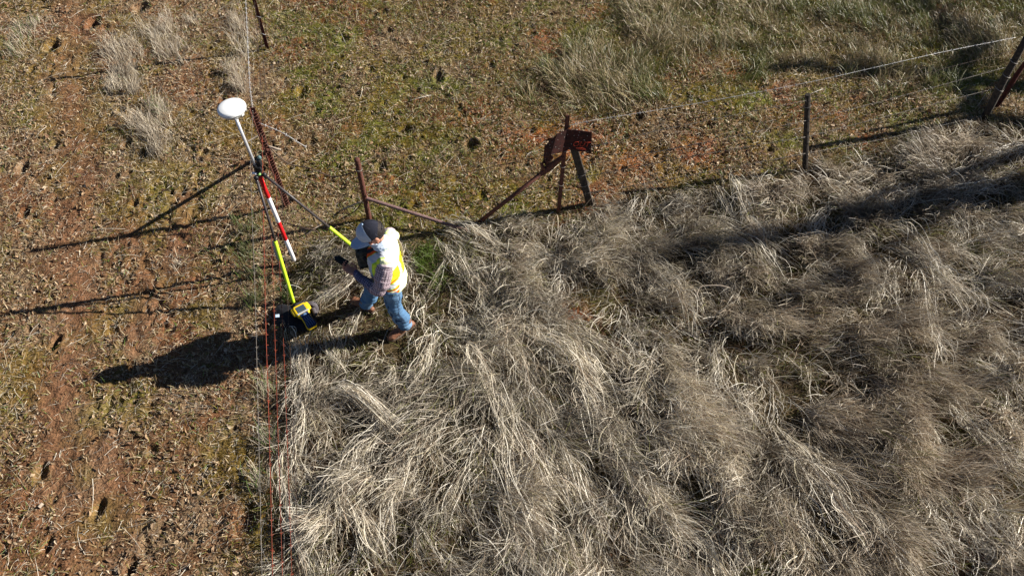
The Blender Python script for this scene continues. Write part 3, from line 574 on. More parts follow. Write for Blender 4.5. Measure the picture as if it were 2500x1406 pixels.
lineAM = (pP, pM); lineMD = (pM, pD); lineDE = (pD, pE)
strand([onplane(1389, 307, *lineMD), onplane(1450, 294, *lineMD), onplane(1700, 253, *lineMD), onplane(1966, 203, *lineMD), onplane(2150, 162, *lineDE), onplane(2300, 128, *lineDE), onplane(2480, 92, *lineDE)], M_wire, 'silver top strand from the rusty sign to the leaning pair', rad=.0022)
for (pts, m, lab, rd) in (([(1378, 378), (1560, 330), (1700, 300), (1968, 246)], M_dull, 'second wire, just below the top strand and above the red soil', .003),
    ([(1372, 415), (1450, 400), (1700, 352), (1967, 295)], M_dull, 'third wire crossing the bare red soil right of the sign', .003),
    ([(1370, 442), (1470, 424), (1700, 380), (1966, 335)], M_dull, 'fourth wire passing behind the leaning timber', .003),
    ([(1366, 478), (1450, 470), (1700, 425), (1966, 375)], M_dull, 'lowest wire skimming the grass between sign and dark post', .003)):
    strand([onplane(*q, *lineMD) for q in pts], m, lab, rad=rd)
for (pts, m, lab) in (([(1970, 250), (2200, 195), (2470, 125)], M_dwire, 'dark second wire between dark post and leaning pair'),
    ([(1969, 295), (2200, 235), (2455, 165)], M_dull, 'middle wire crossing the tree shadow at the right'),
    ([(1968, 335), (2200, 275), (2435, 215)], M_dull, 'fourth wire sagging toward the base of the leaning pair'),
    ([(1967, 375), (2180, 335), (2408, 280)], M_dull, 'lowest wire along the long post shadow at the right')):
    strand([onplane(*q, *lineDE) for q in pts], m, lab, rad=.0028)
for (pts, lab) in (([(1330, 380), (1180, 412), (1000, 448), (893, 470)], 'upper dark wire between the pipe post and the sign post'),
    ([(1366, 410), (1222, 440), (1120, 463), (897, 503)], 'middle dark wire between the pipe post and the sign post'),
    ([(1363, 451), (1274, 465), (1120, 502), (900, 535)], 'lowest dark wire between the pipe post and the sign post')):
    strand([onplane(*q, *lineAM) for q in pts], M_dwire, lab, rad=.003)
lPA = (pA, pP)
strand([onplane(632, 300, *lPA), onplane(690, 325, *lPA), onplane(748, 360, *lPA)], M_wire, 'frayed silver barbed end hanging off the top of the corner post', rad=.0045)
strand([onplane(634, 325, *lPA), onplane(660, 362, *lPA), onplane(705, 400, *lPA), onplane(760, 412, *lPA), onplane(815, 432, *lPA), onplane(872, 418, *lPA)], M_branch, 'brown slack tie wire drooping from corner post to pipe post', False, .0075, 'tie_wire')
strand([onplane(893, 480, *lPA), onplane(860, 520, *lPA), onplane(800, 536, *lPA), at(760, 560, .15), at(700, 545, .12)], M_branch, 'brown dead vine looping from the pipe post past the pole leg', False, .0075, 'dead_vine', 'vine')
strand([at(715, 552, .1), at(745, 556, .16), at(775, 566, .14), at(782, 590, .05)], M_branch, 'short dark twig curling beside the red and white pole', False, .007, 'twig', 'twig')
strand([at(893, 488, .25), at(868, 498, .2), at(835, 512, .05)], M_stick, 'pale broken stick leaning on the pipe post', False, .012, 'stick', 'stick')
strand([at(604, 346, .9), at(622, 336, .92), at(640, 326, .95)], M_stick, 'pinkish bare stick poked through the corner post wires', False, .011, 'stick', 'stick')
strand([at(655, 358, .8), at(672, 363, .8), at(686, 366, .78)], M_stick, 'stubby pale stick caught beside the corner post', False, .017, 'stick', 'stick')
strand([at(745, 575, .04), at(765, 560, .1), at(790, 545, .12)], M_stick, 'thin pale twig lying under the black pole leg', False, .008, 'twig', 'twig')
strand([at(1700, 722, .45), at(1712, 700, .5), at(1755, 697, .5), at(1780, 702, .48)], M_stick, 'long kinked straw stalk lying on the grass right of centre', False, .006, 'stalk', 'stalk')
strand([at(2340, 1232, .3), at(2382, 1208, .33)], M_stick, 'pale stalk lying on the grass at lower right', False, .006, 'stalk', 'stalk')
strand([at(95, 1238, .03), at(104, 1228, .03)], M_stick, 'little bleached wood chip among the leaves at lower left', False, .02, 'wood_chip', 'wood chip')
# ------------------------------------------------------------------ bent rusty sign
sg = empty('rusty_sign', tuple(onplane(1400, 350, *lineMD)), 'bent rusty metal sign reading OUT on the thin post', 'sign')
off = np.array([0, -.05, 0])
def sp(px, py, y=0.0): return onplane(px, py, *lineMD, off=-.05 + y)
mb = MB(); th = np.array([.0, .006, 0])
mb.prism([sp(1384, 316), sp(1412, 319), sp(1445, 323), sp(1444, 350), sp(1442, 376), sp(1428, 371), sp(1412, 370), sp(1397, 365), sp(1385, 367), sp(1374, 372)], th)
mb.prism([sp(1384, 317), sp(1374, 371), sp(1345, 378, -.05), sp(1360, 328, -.03)], th)
mb.prism([sp(1360, 328, -.03), sp(1345, 378, -.05), sp(1326, 396, .05), sp(1329, 358, .10)], th)
mb.prism([sp(1345, 378, -.05), sp(1326, 396, .05), sp(1334, 406, .03), sp(1352, 385, -.03)], th)
M_sign = mat('rusted_sign_face', (.02, .006, .005), .9, 0, .4, 18, .2, (.055, .013, .009)); mb.build('sheet', M_sign, sg, False)
M_let = mat('faded_red_paint', (.38, .045, .02), .9, 0, .5, 60)
X = sp(1443, 352) - sp(1395, 350); X /= np.linalg.norm(X); Z = np.array([0, 0, 1.0]); Z = Z - X * (Z @ X); Z /= np.linalg.norm(Z); Y = np.cross(Z, X)
fc = bpy.data.curves.new('lettering', 'FONT'); fc.body = 'OUT'; fc.size = .098; fc.extrude = .001; fc.space_character = 1.0
fo = bpy.data.objects.new('tmp_text', fc); COL.objects.link(fo); dg = bpy.context.evaluated_depsgraph_get(); dg.update()
tm = bpy.data.meshes.new_from_object(fo.evaluated_get(dg)); bpy.data.objects.remove(fo)
o_ = sp(1397, 357, -.012); Mx = Matrix.Translation(o_) @ Matrix([[X[0], Z[0], -Y[0]], [X[1], Z[1], -Y[1]], [X[2], Z[2], -Y[2]]]).to_4x4()
tm.transform(Mx); new_obj('lettering', tm, M_let, sg)
mb = MB()
mb.prism([sp(1406, 362, -.006), sp(1420, 361, -.006), sp(1430, 365, -.006), sp(1431, 368, -.006), sp(1416, 366, -.006)], np.array([0, .002, 0])); mb.build('painted_stroke', M_let, sg, False)
n_ = M_sign.node_tree; vo = n_.nodes.new('ShaderNodeTexVoronoi'); vo.inputs['Scale'].default_value = 26; tc_ = n_.nodes.new('ShaderNodeTexCoord'); n_.links.new(tc_.outputs['Object'], vo.inputs['Vector'])
lt_ = n_.nodes.new('ShaderNodeMath'); lt_.operation = 'LESS_THAN'; lt_.inputs[1].default_value = .13; n_.links.new(vo.outputs['Distance'], lt_.inputs[0])
mx_ = n_.nodes.new('ShaderNodeMixRGB'); bs_ = n_.nodes['Principled BSDF']; src_ = bs_.inputs['Base Color'].links[0].from_socket
n_.links.new(lt_.outputs[0], mx_.inputs[0]); n_.links.new(src_, mx_.inputs[1]); mx_.inputs[2].default_value = (.34, .30, .27, 1); n_.links.new(mx_.outputs[0], bs_.inputs['Base Color'])
# ------------------------------------------------------------------ survey pole with receiver
b0 = g0(721, 642); rp = empty('survey_pole', tuple(b0), 'red and white survey pole on two lime legs, topped by a white disc receiver', 'survey pole')
tp = top_of(b0, 566, 266); ax = tp - b0; Lp = np.linalg.norm(ax); ax = ax / Lp; T3, U3, V3 = frame(ax, (0, 1, 0))
def onpole(py):
    """distance along the pole seen at picture row py"""
    lo, hi = 0, Lp
    for _ in range(40):
        m = (lo + hi) / 2; q = RM.T @ (b0 + ax * m - np.array([0, 0, CAM_H])); yy = 703 - FPX * q[1] / -q[2]
        if yy > py: lo = m
        else: hi = m
    return lo
zs = [onpole(y) for y in (636, 585, 541, 482, 428, 392)]
MB().loft([b0, b0 + ax * zs[0]], [.006, .018], 8, dome=False).build('pole_tip', M_black, rp)
pb = None
for i, m in enumerate((M_whitep, M_red, M_whitep, M_red)):
    MB().tube([b0 + ax * zs[i], b0 + ax * zs[i + 1]], .0235 + .0003 * i, 14).build('painted_section', m, rp, True, .002)
MB().tube([b0 + ax * (zs[4] - .02), b0 + ax * (Lp - .05)], .0165, 12).build('extension_tube', M_alu, rp)
zc = zs[4]; mb = MB()
mb.tube([b0 + ax * zc, b0 + ax * (zc + .05)], .032, 12).tube([b0 + ax * (zc + .05), b0 + ax * (zc + .16)], .027, 12)
cl = mb.build('clamp', M_black, rp, True, .004)
MB().box(b0 + ax * (zc + .13) + U3 * .0 + np.array([.045, .02, .03]), (.028, .02, .045), (U3, V3, T3)).box(b0 + ax * (zc + .10) + np.array([.035, -.01, 0]), (.022, .02, .03), (U3, V3, T3)).build('lock_lever', M_black, cl, False, .005)
MB().ell(b0 + ax * (zc + .16) + np.array([.065, .02, .07]), (.022, .02, .026)).build('knob', mat('teal_knob', (.10, .17, .17), .4), cl)
MB().tube([b0 + ax * (zc + .055) + np.array([-.05, -.02, 0]), b0 + ax * (zc + .055) + np.array([-.005, -.035, 0])], .014, 8).build('pale_pin', M_whitep, cl)
MB().tube([b0 + ax * (zc + .03) + np.array([.0, -.03, 0]), b0 + ax * (zc + .05) + np.array([.03, -.034, 0])], .013, 8).build('level_vial', mat('level_vial', (.22, .40, .12), .2), cl)
MB().tube([b0 + ax * (zc - .045), b0 + ax * (zc - .01)], .028, 12).build('collar', M_red, rp)
# receiver disc
cT = b0 + ax * Lp; rc = []
prof = [(-.075, .03), (-.07, .085), (-.045, .115), (-.02, .128), (-.012, .136), (.004, .138), (.014, .1385), (.026, .132), (.034, .115), (.039, .07), (.041, .004)]
def lathe(c, prof, n=36):
    mb = MB(); mb.loft([c + T3 * z for z, r in prof], [r for z, r in prof], n, (0, 1, 0), dome=False); return mb
lathe(cT, prof[:5]).build('receiver_base', M_greypl, rp); dm = lathe(cT, prof[4:]).build('receiver_disc', M_white, rp)
MB().tube([cT + T3 * .0 + (U3 * math.cos(a) + V3 * math.sin(a)) * .1375 for a in np.linspace(0, 2 * math.pi, 40)], .004, 5).build('rim_seal', M_greypl, dm)
for a in (3.6, 4.2, 4.9): MB().box(cT - T3 * .03 + (U3 * math.cos(a) + V3 * math.sin(a)) * .124, (.006, .018, .012), (U3 * math.cos(a) + V3 * math.sin(a), -U3 * math.sin(a) + V3 * math.cos(a), T3)).build('port_cover', M_greypl, rp, False, .003)
MB().tube([cT - T3 * .11, cT - T3 * .07], .022, 12).build('mount_thread', M_black, rp)
# bipod legs
for k, (hx, hy, jx, jy, ex, ey, zs_) in enumerate(((635, 445, 668, 590, 719, 745, .0), (652, 432, 803, 556, 905, 640, .0))):
    hd = b0 + ax * (zc + .01) + (np.array([-.02, -.05, 0]) if k == 0 else np.array([.06, -.01, .0])); e = g0(ex, ey); e[2] += .01
    dd = e - hd; best = min(np.linspace(.2, .9, 300), key=lambda f: np.hypot(*((lambda q: (1250 + FPX * q[0] / -q[2] - jx, 703 - FPX * q[1] / -q[2] - jy))(RM.T @ (hd + dd * f - np.array([0, 0, CAM_H]))))))
    lg = MB().tube([hd, hd + dd * (best + .03)], .0145, 10).build('bipod_leg', M_carbon, rp)
    MB().tube([hd + dd * best, hd + dd * .99], .021, 12).build('lime_sleeve', M_lime, lg, True, .003)
    MB().tube([hd + dd * .985, e + np.array([0, 0, -.02])], [.012, .004], 8).build('leg_point', M_black, lg)
    MB().ell(hd, (.026, .026, .03)).build('hinge', M_black, lg)
    if k == 0:
        q = hd + dd * best; s1 = np.array([-.035, .0, -.01])
        MB().prism([q + s1 * .5 + np.array([0, 0, .02]), q + s1 * 1.4, hd + dd * (best + .12) + s1 * 1.2, hd + dd * (best + .30) + s1 * .5, hd + dd * (best + .30)], np.array([0, -.006, 0])).build('flat_strap', mat('grey_strap', (.30, .29, .26), .7, 0, .15, 30), lg, False)
# ------------------------------------------------------------------ black bag, tag and data collector
bc = g0(722, 775); bg = empty('equipment_bag', tuple(bc), 'black slumped fabric bag on the grass under the yellow data collector', 'bag')
mb = MB()
for (px, py, z, rx, ry, rz) in ((705, 772, .06, .17, .15, .09), (735, 760, .07, .14, .14, .09), (762, 752, .05, .08, .09, .07), (690, 765, .05, .12, .12, .07), (750, 785, .05, .12, .13, .06), (720, 790, .04, .12, .1, .06)):
    c = at(px, py, z); mb.ell(c, (rx, ry, rz))
me = mb.fuse('bag_body', .014, 4); V = verts(me); nv = np.empty(len(V) * 3, np.float32); me.vertices.foreach_get('normal', nv); nv = nv.reshape(-1, 3)
V += nv * (.035 * (fbm(V[:, 0], V[:, 1], .12, 200, 3) - .5))[:, None]; me.vertices.foreach_set('co', V.ravel()); me.update()
new_obj('bag_body', me, M_blackf, bg)
MB().loft(curve_pts([at(722, 745, .15), at(745, 741, .17), at(765, 742, .16), at(772, 755, .10), at(768, 768, .08)], 14), [(.012, .03)] * 14, 8).build('strap', mat('grey_webbing', (.07, .06, .065), .8, 0, .35, 40), bg)
MB().loft([at(757, 744, .12), at(766, 757, .11), at(770, 768, .09)], [(.022, .028), (.025, .03), (.02, .025)], 8).build('buckle', mat('grey_buckle', (.06, .05, .055), .6, 0, .3, 30), bg)
MB().box(at(677, 771, .14), (.022, .018, .004), np.array([[.97, .1, 0], [-.1, .9, .35], [0, -.35, .9]])).build('label_tag', mat('pale_blue_tag', (.55, .68, .85), .6, 0, .05, 10), bg, False, .002)
dc0 = at(728, 745, .20); dc1 = at(763, 797, .15); yv = dc0 - dc1; Ld = np.linalg.norm(yv); yv /= Ld; zv = np.array([.12, -.12, 1.0]); zv -= yv * (zv @ yv); zv /= np.linalg.norm(zv); xv = np.cross(yv, zv)
dcr = empty('data_collector', tuple(dc1), 'yellow handheld data collector with dark blue keypad, lying on the black bag', 'data collector')
def dl(x, y, z): return dc1 + xv * x + yv * (y * Ld) + zv * z
k = Ld
mb = MB(); outl = [(-.072, .60), (-.08, .66), (-.08, .90), (-.068, 1.0), (.068, 1.0), (.08, .90), (.08, .66), (.072, .60), (.05, .50), (.052, .30), (.062, .05), (.05, -.02), (-.05, -.02), (-.062, .05), (-.052, .30), (-.05, .50)]
mb.prism([dl(x, y, -.045) for x, y in outl], zv * .06); mb.build('case', M_yellow, dcr, False, .012)
MB().prism([dl(x, y, .012) for x, y in ((-.052, .68), (.052, .68), (.052, .92), (-.052, .92))], zv * .006).build('screen', M_screen, dcr, False)
MB().prism([dl(x, y, .012) for x, y in ((-.068, .62), (.068, .62), (.068, .665), (-.068, .665))], zv * .007).build('function_bar', mat('pale_bar', (.30, .36, .45), .5, 0, .08, 10), dcr, False)
kp = MB().prism([dl(x, y, .012) for x, y in ((-.046, .60), (.046, .60), (.046, .32), (.058, .04), (.046, -.03), (-.046, -.03), (-.058, .04), (-.046, .32))], zv * .008).build('keypad', M_navy, dcr, False)
MB().ell(dl(0, .52, .021), (.022, .022, .004), (xv, yv, zv), 16, 5).build('nav_pad', M_key, kp)
mb = MB()
for j in range(7):
    for i in range(4 if j > 2 else 3):
        n_ = 4 if j > 2 else 3; x = (i - (n_ - 1) / 2) * (.024); mb.box(dl(x, .41 - j * .058, .0215), (.007 if j < 3 else .004, .005, .0015), (xv, yv, zv))
mb.build('key_legends', M_key, kp, False)
for sx in (-1, 1): MB().loft([dl(sx * .077, .70, -.01), dl(sx * .081, .82, -.01), dl(sx * .077, .95, -.01)], [(.014, .03)] * 3, 8, zv).build('bumper', M_yellow, dcr)
# ------------------------------------------------------------------ bare oak outside the picture on the sunny side, its limbs shade the meadow
def sunpt(px, py, h): 
    return at(px, py) + SD * (h / SD[2])
tk = np.array([19.5, 9.2, 0.0])
oak = empty('bare_oak', tuple(tk), 'leafless oak standing in the meadow to the right, its limbs shading the grass', 'tree')
mb = MB(); mb.loft([tk + np.array(p) for p in ((0, 0, -.2), (.05, 0, 1.0), (-.1, .05, 2.5), (0, .1, 4.0), (.2, .2, 5.5), (.1, .3, 7.5), (.3, .3, 9.5))], [.55, .42, .36, .33, .27, .2, .1], 12)
tr = mb.build('trunk', M_bark, oak)
def limb(pts, r0, r1, hub):
    P = [sunpt(*p) for p in pts]; P = [tk + np.array(hub)] + P; C = curve_pts(P, len(P) * 6); n = len(C)
    C[1:-1] += rng.normal(0, .03, (n - 2, 3)); R = np.linspace(r0, r1, n); return C, R
tw = MB()
def twigs(C, R, n, ln, depth=0):
    for _ in range(n):
        i = rng.integers(len(C) // 5, len(C) - 1); t = C[i] - C[i - 1]; t /= np.linalg.norm(t) + 1e-9
        d = t * .8 + rng.normal(0, .75, 3); d[2] += .12; d /= np.linalg.norm(d); L = ln * rng.uniform(.4, 1.1)
        m = 5; Q = [C[i]]
        for k_ in range(m): d = d + rng.normal(0, .22, 3); d /= np.linalg.norm(d); Q.append(Q[-1] + d * L / m)
        r = min(R[i] * .55, .032 if depth == 0 else .012); tw.tube(Q, list(np.linspace(r, .004, m + 1)), 4)
        if depth < 2: twigs(np.array(Q), np.full(m + 1, r), 4 if depth == 0 else 3, L * .55, depth + 1)
LIMBS = [([(2700, 330, 4.2), (2480, 385, 4.5), (2350, 428, 4.8), (2230, 462, 5.0), (2100, 492, 5.3), (2010, 560, 5.6), (1930, 600, 5.8)], .11, .04, (0, 0, 3.2)),
    ([(2560, 440, 5.0), (2330, 500, 5.2), (2240, 535, 5.4), (2190, 580, 5.6), (2060, 668, 5.8), (1960, 710, 6.0), (1800, 770, 6.2)], .06, .035, (0, .05, 4.0)),
    ([(2700, 180, 4.6), (2480, 215, 4.8), (2340, 195, 5.0), (2200, 182, 5.2), (2050, 178, 5.5), (1930, 165, 5.7), (1860, 170, 5.8)], .11, .085, (0, .1, 3.6)),
    ([(2420, 300, 5.2), (2355, 250, 5.4), (2335, 190, 5.6), (2325, 120, 5.9), (2285, 60, 6.1), (2200, 0, 6.4)], .11, .085, (.05, .1, 4.6)),
    ([(2500, 60, 6.2), (2360, 80, 6.4), (2230, 20, 6.7)], .05, .02, (.1, .2, 5.5)),
    ([(2700, 640, 6.5), (2400, 760, 6.9), (2100, 830, 7.3), (1850, 850, 7.6)], .045, .012, (.2, .2, 5.5)),
    ([(2400, 150, 7.2), (2000, 110, 7.6), (1700, 130, 8.0), (1500, 160, 8.2)], .045, .012, (.2, .3, 7.4))]
for L_ in LIMBS:
    C, R = limb(*L_); tw = MB(); tw.tube(C, list(R), 8); twigs(C, R, 2 if R[0] < .055 else 0, 1.1); tw.build('limb', M_bark, oak)
# ------------------------------------------------------------------ the man
PB = (-1.32, 5.22, 0.0)
man = empty('person', PB, 'person in a yellow safety vest, blue jeans and two tone cap, looking at a phone', 'person')
A_ = lambda *p: np.array(p, float)
J = dict(pel=A_(-1.27, 5.18, .86), lh=A_(-1.26, 5.085, .84), rh=A_(-1.30, 5.27, .84), lk=A_(-1.275, 5.085, .46), rk=A_(-1.54, 5.37, .48), la=A_(-1.205, 5.12, .09), ra=A_(-1.685, 5.435, .09),
    wa=A_(-1.28, 5.20, 1.0), ch=A_(-1.27, 5.225, 1.17), sc=A_(-1.245, 5.235, 1.29), nb=A_(-1.275, 5.235, 1.35), hd=A_(-1.36, 5.265, 1.495),
    ls=A_(-1.255, 5.035, 1.265), le=A_(-1.355, 4.925, .99), lw=A_(-1.59, 5.125, 1.03), rs=A_(-1.23, 5.425, 1.265), re=A_(-1.36, 5.50, 1.00), rw=A_(-1.50, 5.39, 1.0))
HF = A_(-.86, -.24, -.44); HF /= np.linalg.norm(HF); HL = np.cross(A_(0, 0, 1), HF); HL /= np.linalg.norm(HL); HU = np.cross(HF, HL)  # head: forward, its left, up
HC_ = J['hd']
HK = 1.22
def hp(f, l, u): return HC_ + (HF * f + HL * l + HU * u) * HK
body = MB()
body.loft([J['pel'] - A_(0, 0, .08), J['pel'], J['wa'], J['ch'], J['sc'], J['nb']], [(.10, .14), (.11, .15), (.105, .15), (.105, .165), (.085, .13), (.06, .065)], 16, (1, 0, 0))
body.loft([J['nb'], (J['nb'] + HC_) / 2 + A_(.012, 0, 0), HC_ + HU * -.03], [.06, .057, .06], 12)
body.ell(hp(.0, 0, .02), (.098, .078, .10), (HF, HL, HU)).ell(hp(.035, 0, -.055), (.062, .058, .062), (HF, HL, HU)).ell(hp(.07, 0, -.098), (.024, .028, .02), (HF, HL, HU))
body.loft([hp(.088, 0, .01), hp(.108, 0, -.03), hp(.100, 0, -.04)], [.010, .014, .012], 8)   # nose
body.ell(hp(.088, 0, .022), (.012, .05, .012), (HF, HL, HU))
for s in (-1, 1):
    body.ell(hp(-.012, s * .083, -.012), (.022, .010, .032), (HF, HL, HU)); body.ell(hp(-.004, s * .088, -.03), (.010, .008, .014), (HF, HL, HU))
    body.ell(hp(.06, s * .045, -.03), (.03, .025, .024), (HF, HL, HU))
for s in 'lr':
    body.loft([J[s + 's'], J[s + 'e'], J[s + 'w']], [.05, .042, .030], 10); body.loft([J[s + 'h'], J[s + 'k'], J[s + 'a']], [.08, .055, .042], 10)
    body.loft([J[s + 'a'], J[s + 'a'] + (A_(-.15, -.10, -.04) if s == 'l' else A_(-.17, .11, -.04))], [.042, .032], 8)
def hand(mb, wr, fw, up, thumb, curl, sc=1.0):
    """palm and five unequal bent fingers; up = palm normal, thumb = side the thumb is on (+1 / -1 along cross(up, fw))"""
    fw = fw / np.linalg.norm(fw); up = up - fw * (up @ fw); up /= np.linalg.norm(up); sd = np.cross(up, fw) * thumb
    P = lambda f, s_, u: wr + (fw * f + sd * s_ + up * u) * sc
    mb.loft([P(-.02, 0, 0), P(.03, .002, 0), P(.085, .0, .002)], [(.020 * sc, .026 * sc), (.017 * sc, .040 * sc), (.013 * sc, .041 * sc)], 10, up)
    for i, (s_, L) in enumerate(((.031, .072), (.0105, .080), (-.010, .074), (-.030, .058))):
        c = curl * (1 + .12 * i); q = P(.085, s_, 0); a = .15; pts = [P(.065, s_ * .9, 0), q]
        for seg_ in (.45, .32, .23):
            a += c; q = q + (fw * math.cos(a) + up * math.sin(a) + sd * (s_ * 1.2)) * L * seg_ * sc; pts.append(q)
        mb.loft(pts, [r_ * sc for r_ in (.0095, .0092, .0085, .0078, .0068)], 8)
    mb.loft([P(.018, .03, .004), P(.045, .056, .014), P(.070, .060, .026), P(.090, .052, .034)], [r_ * sc for r_ in (.015, .0115, .010, .008)], 8)
lhf = A_(-.80, .50, .18); hand(body, J['lw'] + A_(-.01, .008, .0), lhf, A_(.1, -.05, 1), -1, .30, 1.12)
hand(body, J['rw'], A_(-.8, -.3, .25), A_(.1, -.7, .7), 1, .5, 1.08)
bo = new_obj('body', body.fuse('body', .0048, 3), M_skin, man)
for s in (-1, 1):
    e = MB().ell(hp(.083, s * .032, .002), (.010, .013, .010), (HF, HL, HU)).build('eye', mat('eye_white', (.7, .68, .65), .3, 0, .03), bo)
    MB().ell(hp(.0915, s * .032, .0), (.003, .006, .006), (HF, HL, HU), 10, 6).build('iris', mat('iris', (.03, .015, .01), .2), e)
MB().loft([hp(.085, -.024, -.071), hp(.094, 0, -.068), hp(.085, .024, -.071)], [.006, .008, .006], 8).build('mouth', mat('lips', (.36, .11, .09), .5), bo)
# hair: close cropped at the back and sides
hm = MB(); hm.ell(hp(-.022, 0, .018), (.088, .0835, .092), (HF, HL, HU), 20, 12)
hme = hm.mesh('hair'); hv = verts(hme); rel = (hv - HC_); kf, ku = rel @ HF / HK, rel @ HU / HK
bmh = bmesh.new(); bmh.from_mesh(hme); bmesh.ops.delete(bmh, geom=[vv for vv, a_, b_ in zip(bmh.verts, kf, ku) if a_ > .035 or b_ < -.055], context='VERTS'); bmh.to_mesh(hme); bmh.free()
new_obj('hair', hme, M_hair, man)
# jeans
def noise_push(me, amp, sc, seed, stretch=(1, 1, 1)):
    V = verts(me); n = np.empty(len(V) * 3, np.float32); me.vertices.foreach_get('normal', n); n = n.reshape(-1, 3); q = V * np.array(stretch)
    f = fbm(q[:, 0] + q[:, 2] * .9 + 5, q[:, 1] + q[:, 2] * 1.7 + 3, sc, seed, 3) - .5
    V = V + n * (amp * f)[:, None]; me.vertices.foreach_set('co', V.astype(np.float32).ravel()); me.update(); return V
jm = MB(); jm.loft([J['pel'] + A_(0, 0, -.09), J['pel'] + A_(0, 0, -.02), J['pel'] + A_(0, .01, .09)], [(.115, .16), (.14, .185), (.13, .175)], 16, (1, 0, 0))
def leg(h, k_, a_):
    m1, m2 = (h + k_) / 2, (k_ + a_) / 2
    jm.loft([h + A_(0, 0, .03), h * .8 + k_ * .2, m1, k_, m2 + A_(.02, 0, 0), a_ * .8 + k_ * .2, a_ + A_(0, 0, .0)], [.105, (.108, .105), .095, .082, .080, .078, .082], 14, (1, 0, 0), dome=False)
    for i, zz in enumerate((.10, .15, .20)): # stacked folds at the ankle
        jm.ell(a_ + (k_ - a_) * (zz / .4) * .8 + A_(.015 * math.sin(i * 2.4), .012 * math.cos(i * 2.1), 0), (.080, .080, .022))
leg(J['lh'], J['lk'], J['la'] + A_(0, 0, .02)); leg(J['rh'], J['rk'], J['ra'] + A_(.01, 0, .02))
jme = jm.fuse('jeans', .009, 3); V = noise_push(jme, .034, .12, 210, (.9, .9, 1.0)); noise_push(jme, .012, .05, 213, (.6, .6, 1.3))
fade = sstep(.45, .75, fbm(V[:, 0], V[:, 2], .16, 220, 3)); c = np.tile(A_(.075, .15, .255), (len(V), 1)); c = mixc(c, (.17, .27, .38), fade * .7)
seam = np.abs(V[:, 1] - 5.02) < .006; c[seam & (V[:, 2] < .8)] = (.03, .055, .10)
pk = (np.abs((V[:, 2] - .80) + .35 * (V[:, 0] + 1.22)) < .006) & (V[:, 0] > -1.33); c[pk] = (.05, .09, .15)
set_col(jme, c); jo = new_obj('jeans', jme, M_denim, man)
# boots
for s, ank, fw in (('l', J['la'], A_(-.88, -.62, 0)), ('r', J['ra'], A_(-.84, .54, 0))):
    fw = fw / np.linalg.norm(fw); sd = np.cross(A_(0, 0, 1), fw); z0 = float(g_at(ank[None, :2])[0]) + .01
    P = lambda f, z: np.array([ank[0], ank[1], z0]) + fw * f + A_(0, 0, z)
    ub = MB(); ub.loft([P(-.085, .055), P(-.03, .062), P(.05, .062), P(.12, .052), P(.19, .042), P(.215, .036)], [(.042, .036), (.056, .043), (.052, .046), (.045, .053), (.036, .050), (.026, .036)], 14, (0, 0, 1))
    ub.loft([P(-.02, .06), P(-.012, .13), P(-.012, .19)], [.052, .056, .064], 14, (1, 0, 0), dome=False); ub.ell(P(.17, .05), (.055, .048, .03), (fw, sd, A_(0, 0, 1)))
    bt = new_obj('boot', ub.fuse('boot', .007, 3), M_leather, man); noise_push(bt.data, .012, .06, 230)
    so_ = MB(); so_.loft([P(-.105, .012), P(-.06, .012), P(.03, .012), P(.12, .012), P(.19, .012), P(.238, .014)], [(.014, .03), (.015, .044), (.014, .042), (.014, .056), (.014, .052), (.012, .025)], 14, (0, 0, 1)); so_.build('sole', M_sole, bt)
    lb = MB()
    for i in range(4): lb.tube([P(.035 + .026 * i, .118 - .013 * i) + sd * e * .03 + A_(0, 0, -.012 * e * e) for e in (-1, -.5, 0, .5, 1)], .004, 5)
    lb.build('laces', M_blackf, bt)
# plaid shirt
sm = MB(); sm.loft([J['pel'] + A_(0, 0, .05), J['wa'], J['ch'], J['sc'] + A_(0, 0, -.01), J['nb']], [(.125, .18), (.125, .18), (.12, .19), (.10, .15), (.066, .07)], 16, (1, 0, 0))
for s in 'lr':
    a_, e_, w_ = J[s + 's'], J[s + 'e'], J[s + 'w']; m1 = (a_ + e_) / 2; m2 = (e_ + w_) / 2
    sm.loft([J['sc'] * .4 + a_ * .6, a_, m1 + A_(.015, 0, 0), e_ * .8 + a_ * .2 + A_(.01, 0, 0), e_], [.085, .088, .088, .082, .066], 14); sm.loft([e_, e_ * .7 + w_ * .3, m2, w_ * .85 + e_ * .15, w_], [.064, .062, .056, .048, .046], 14)
    sm.loft([w_ * .9 + e_ * .1, w_ * 1.02 - e_ * .02], [.047, .045], 12, dome=False)
sme = sm.fuse('plaid_shirt', .007, 4); V = noise_push(sme, .030, .09, 240, (1, 1, .7)); c = np.zeros((len(V), 3))
def seg_uv(V, a, b):
    ab = b - a; L = np.linalg.norm(ab); t = np.clip((V - a) @ ab / L ** 2, 0, 1); q = a + t[:, None] * ab; d = V - q; tt, u, v = frame(ab); return np.linalg.norm(d, axis=1), t * L, np.arctan2(d @ v, d @ u)
segs = [(J['ls'], J['le'], .08), (J['le'], J['lw'], .055), (J['rs'], J['re'], .08), (J['re'], J['rw'], .055), (J['pel'], J['nb'], .17)]
D = [seg_uv(V, a, b) for a, b, r in segs]; dn = np.stack([d[0] / s_[2] for d, s_ in zip(D, segs)], 1); bi = dn.argmin(1)
U_ = np.choose(bi, [d[1] for d in D]); W_ = np.choose(bi, [d[2] * s_[2] for d, s_ in zip(D, segs)])
def lines(x, per, wd): return (np.abs((x / per) % 1 - .5) < wd).astype(float)
base = np.where((np.isin(bi, (1, 3)))[:, None], A_(.045, .045, .11), A_(.20, .135, .165)); base = base * (1 - .35 * lines(U_, .05, .22) - .0)[:, None] * (1 - .35 * lines(W_, .05, .22))[:, None]  # forearms get a darker navy plaid, their shade put into the colour
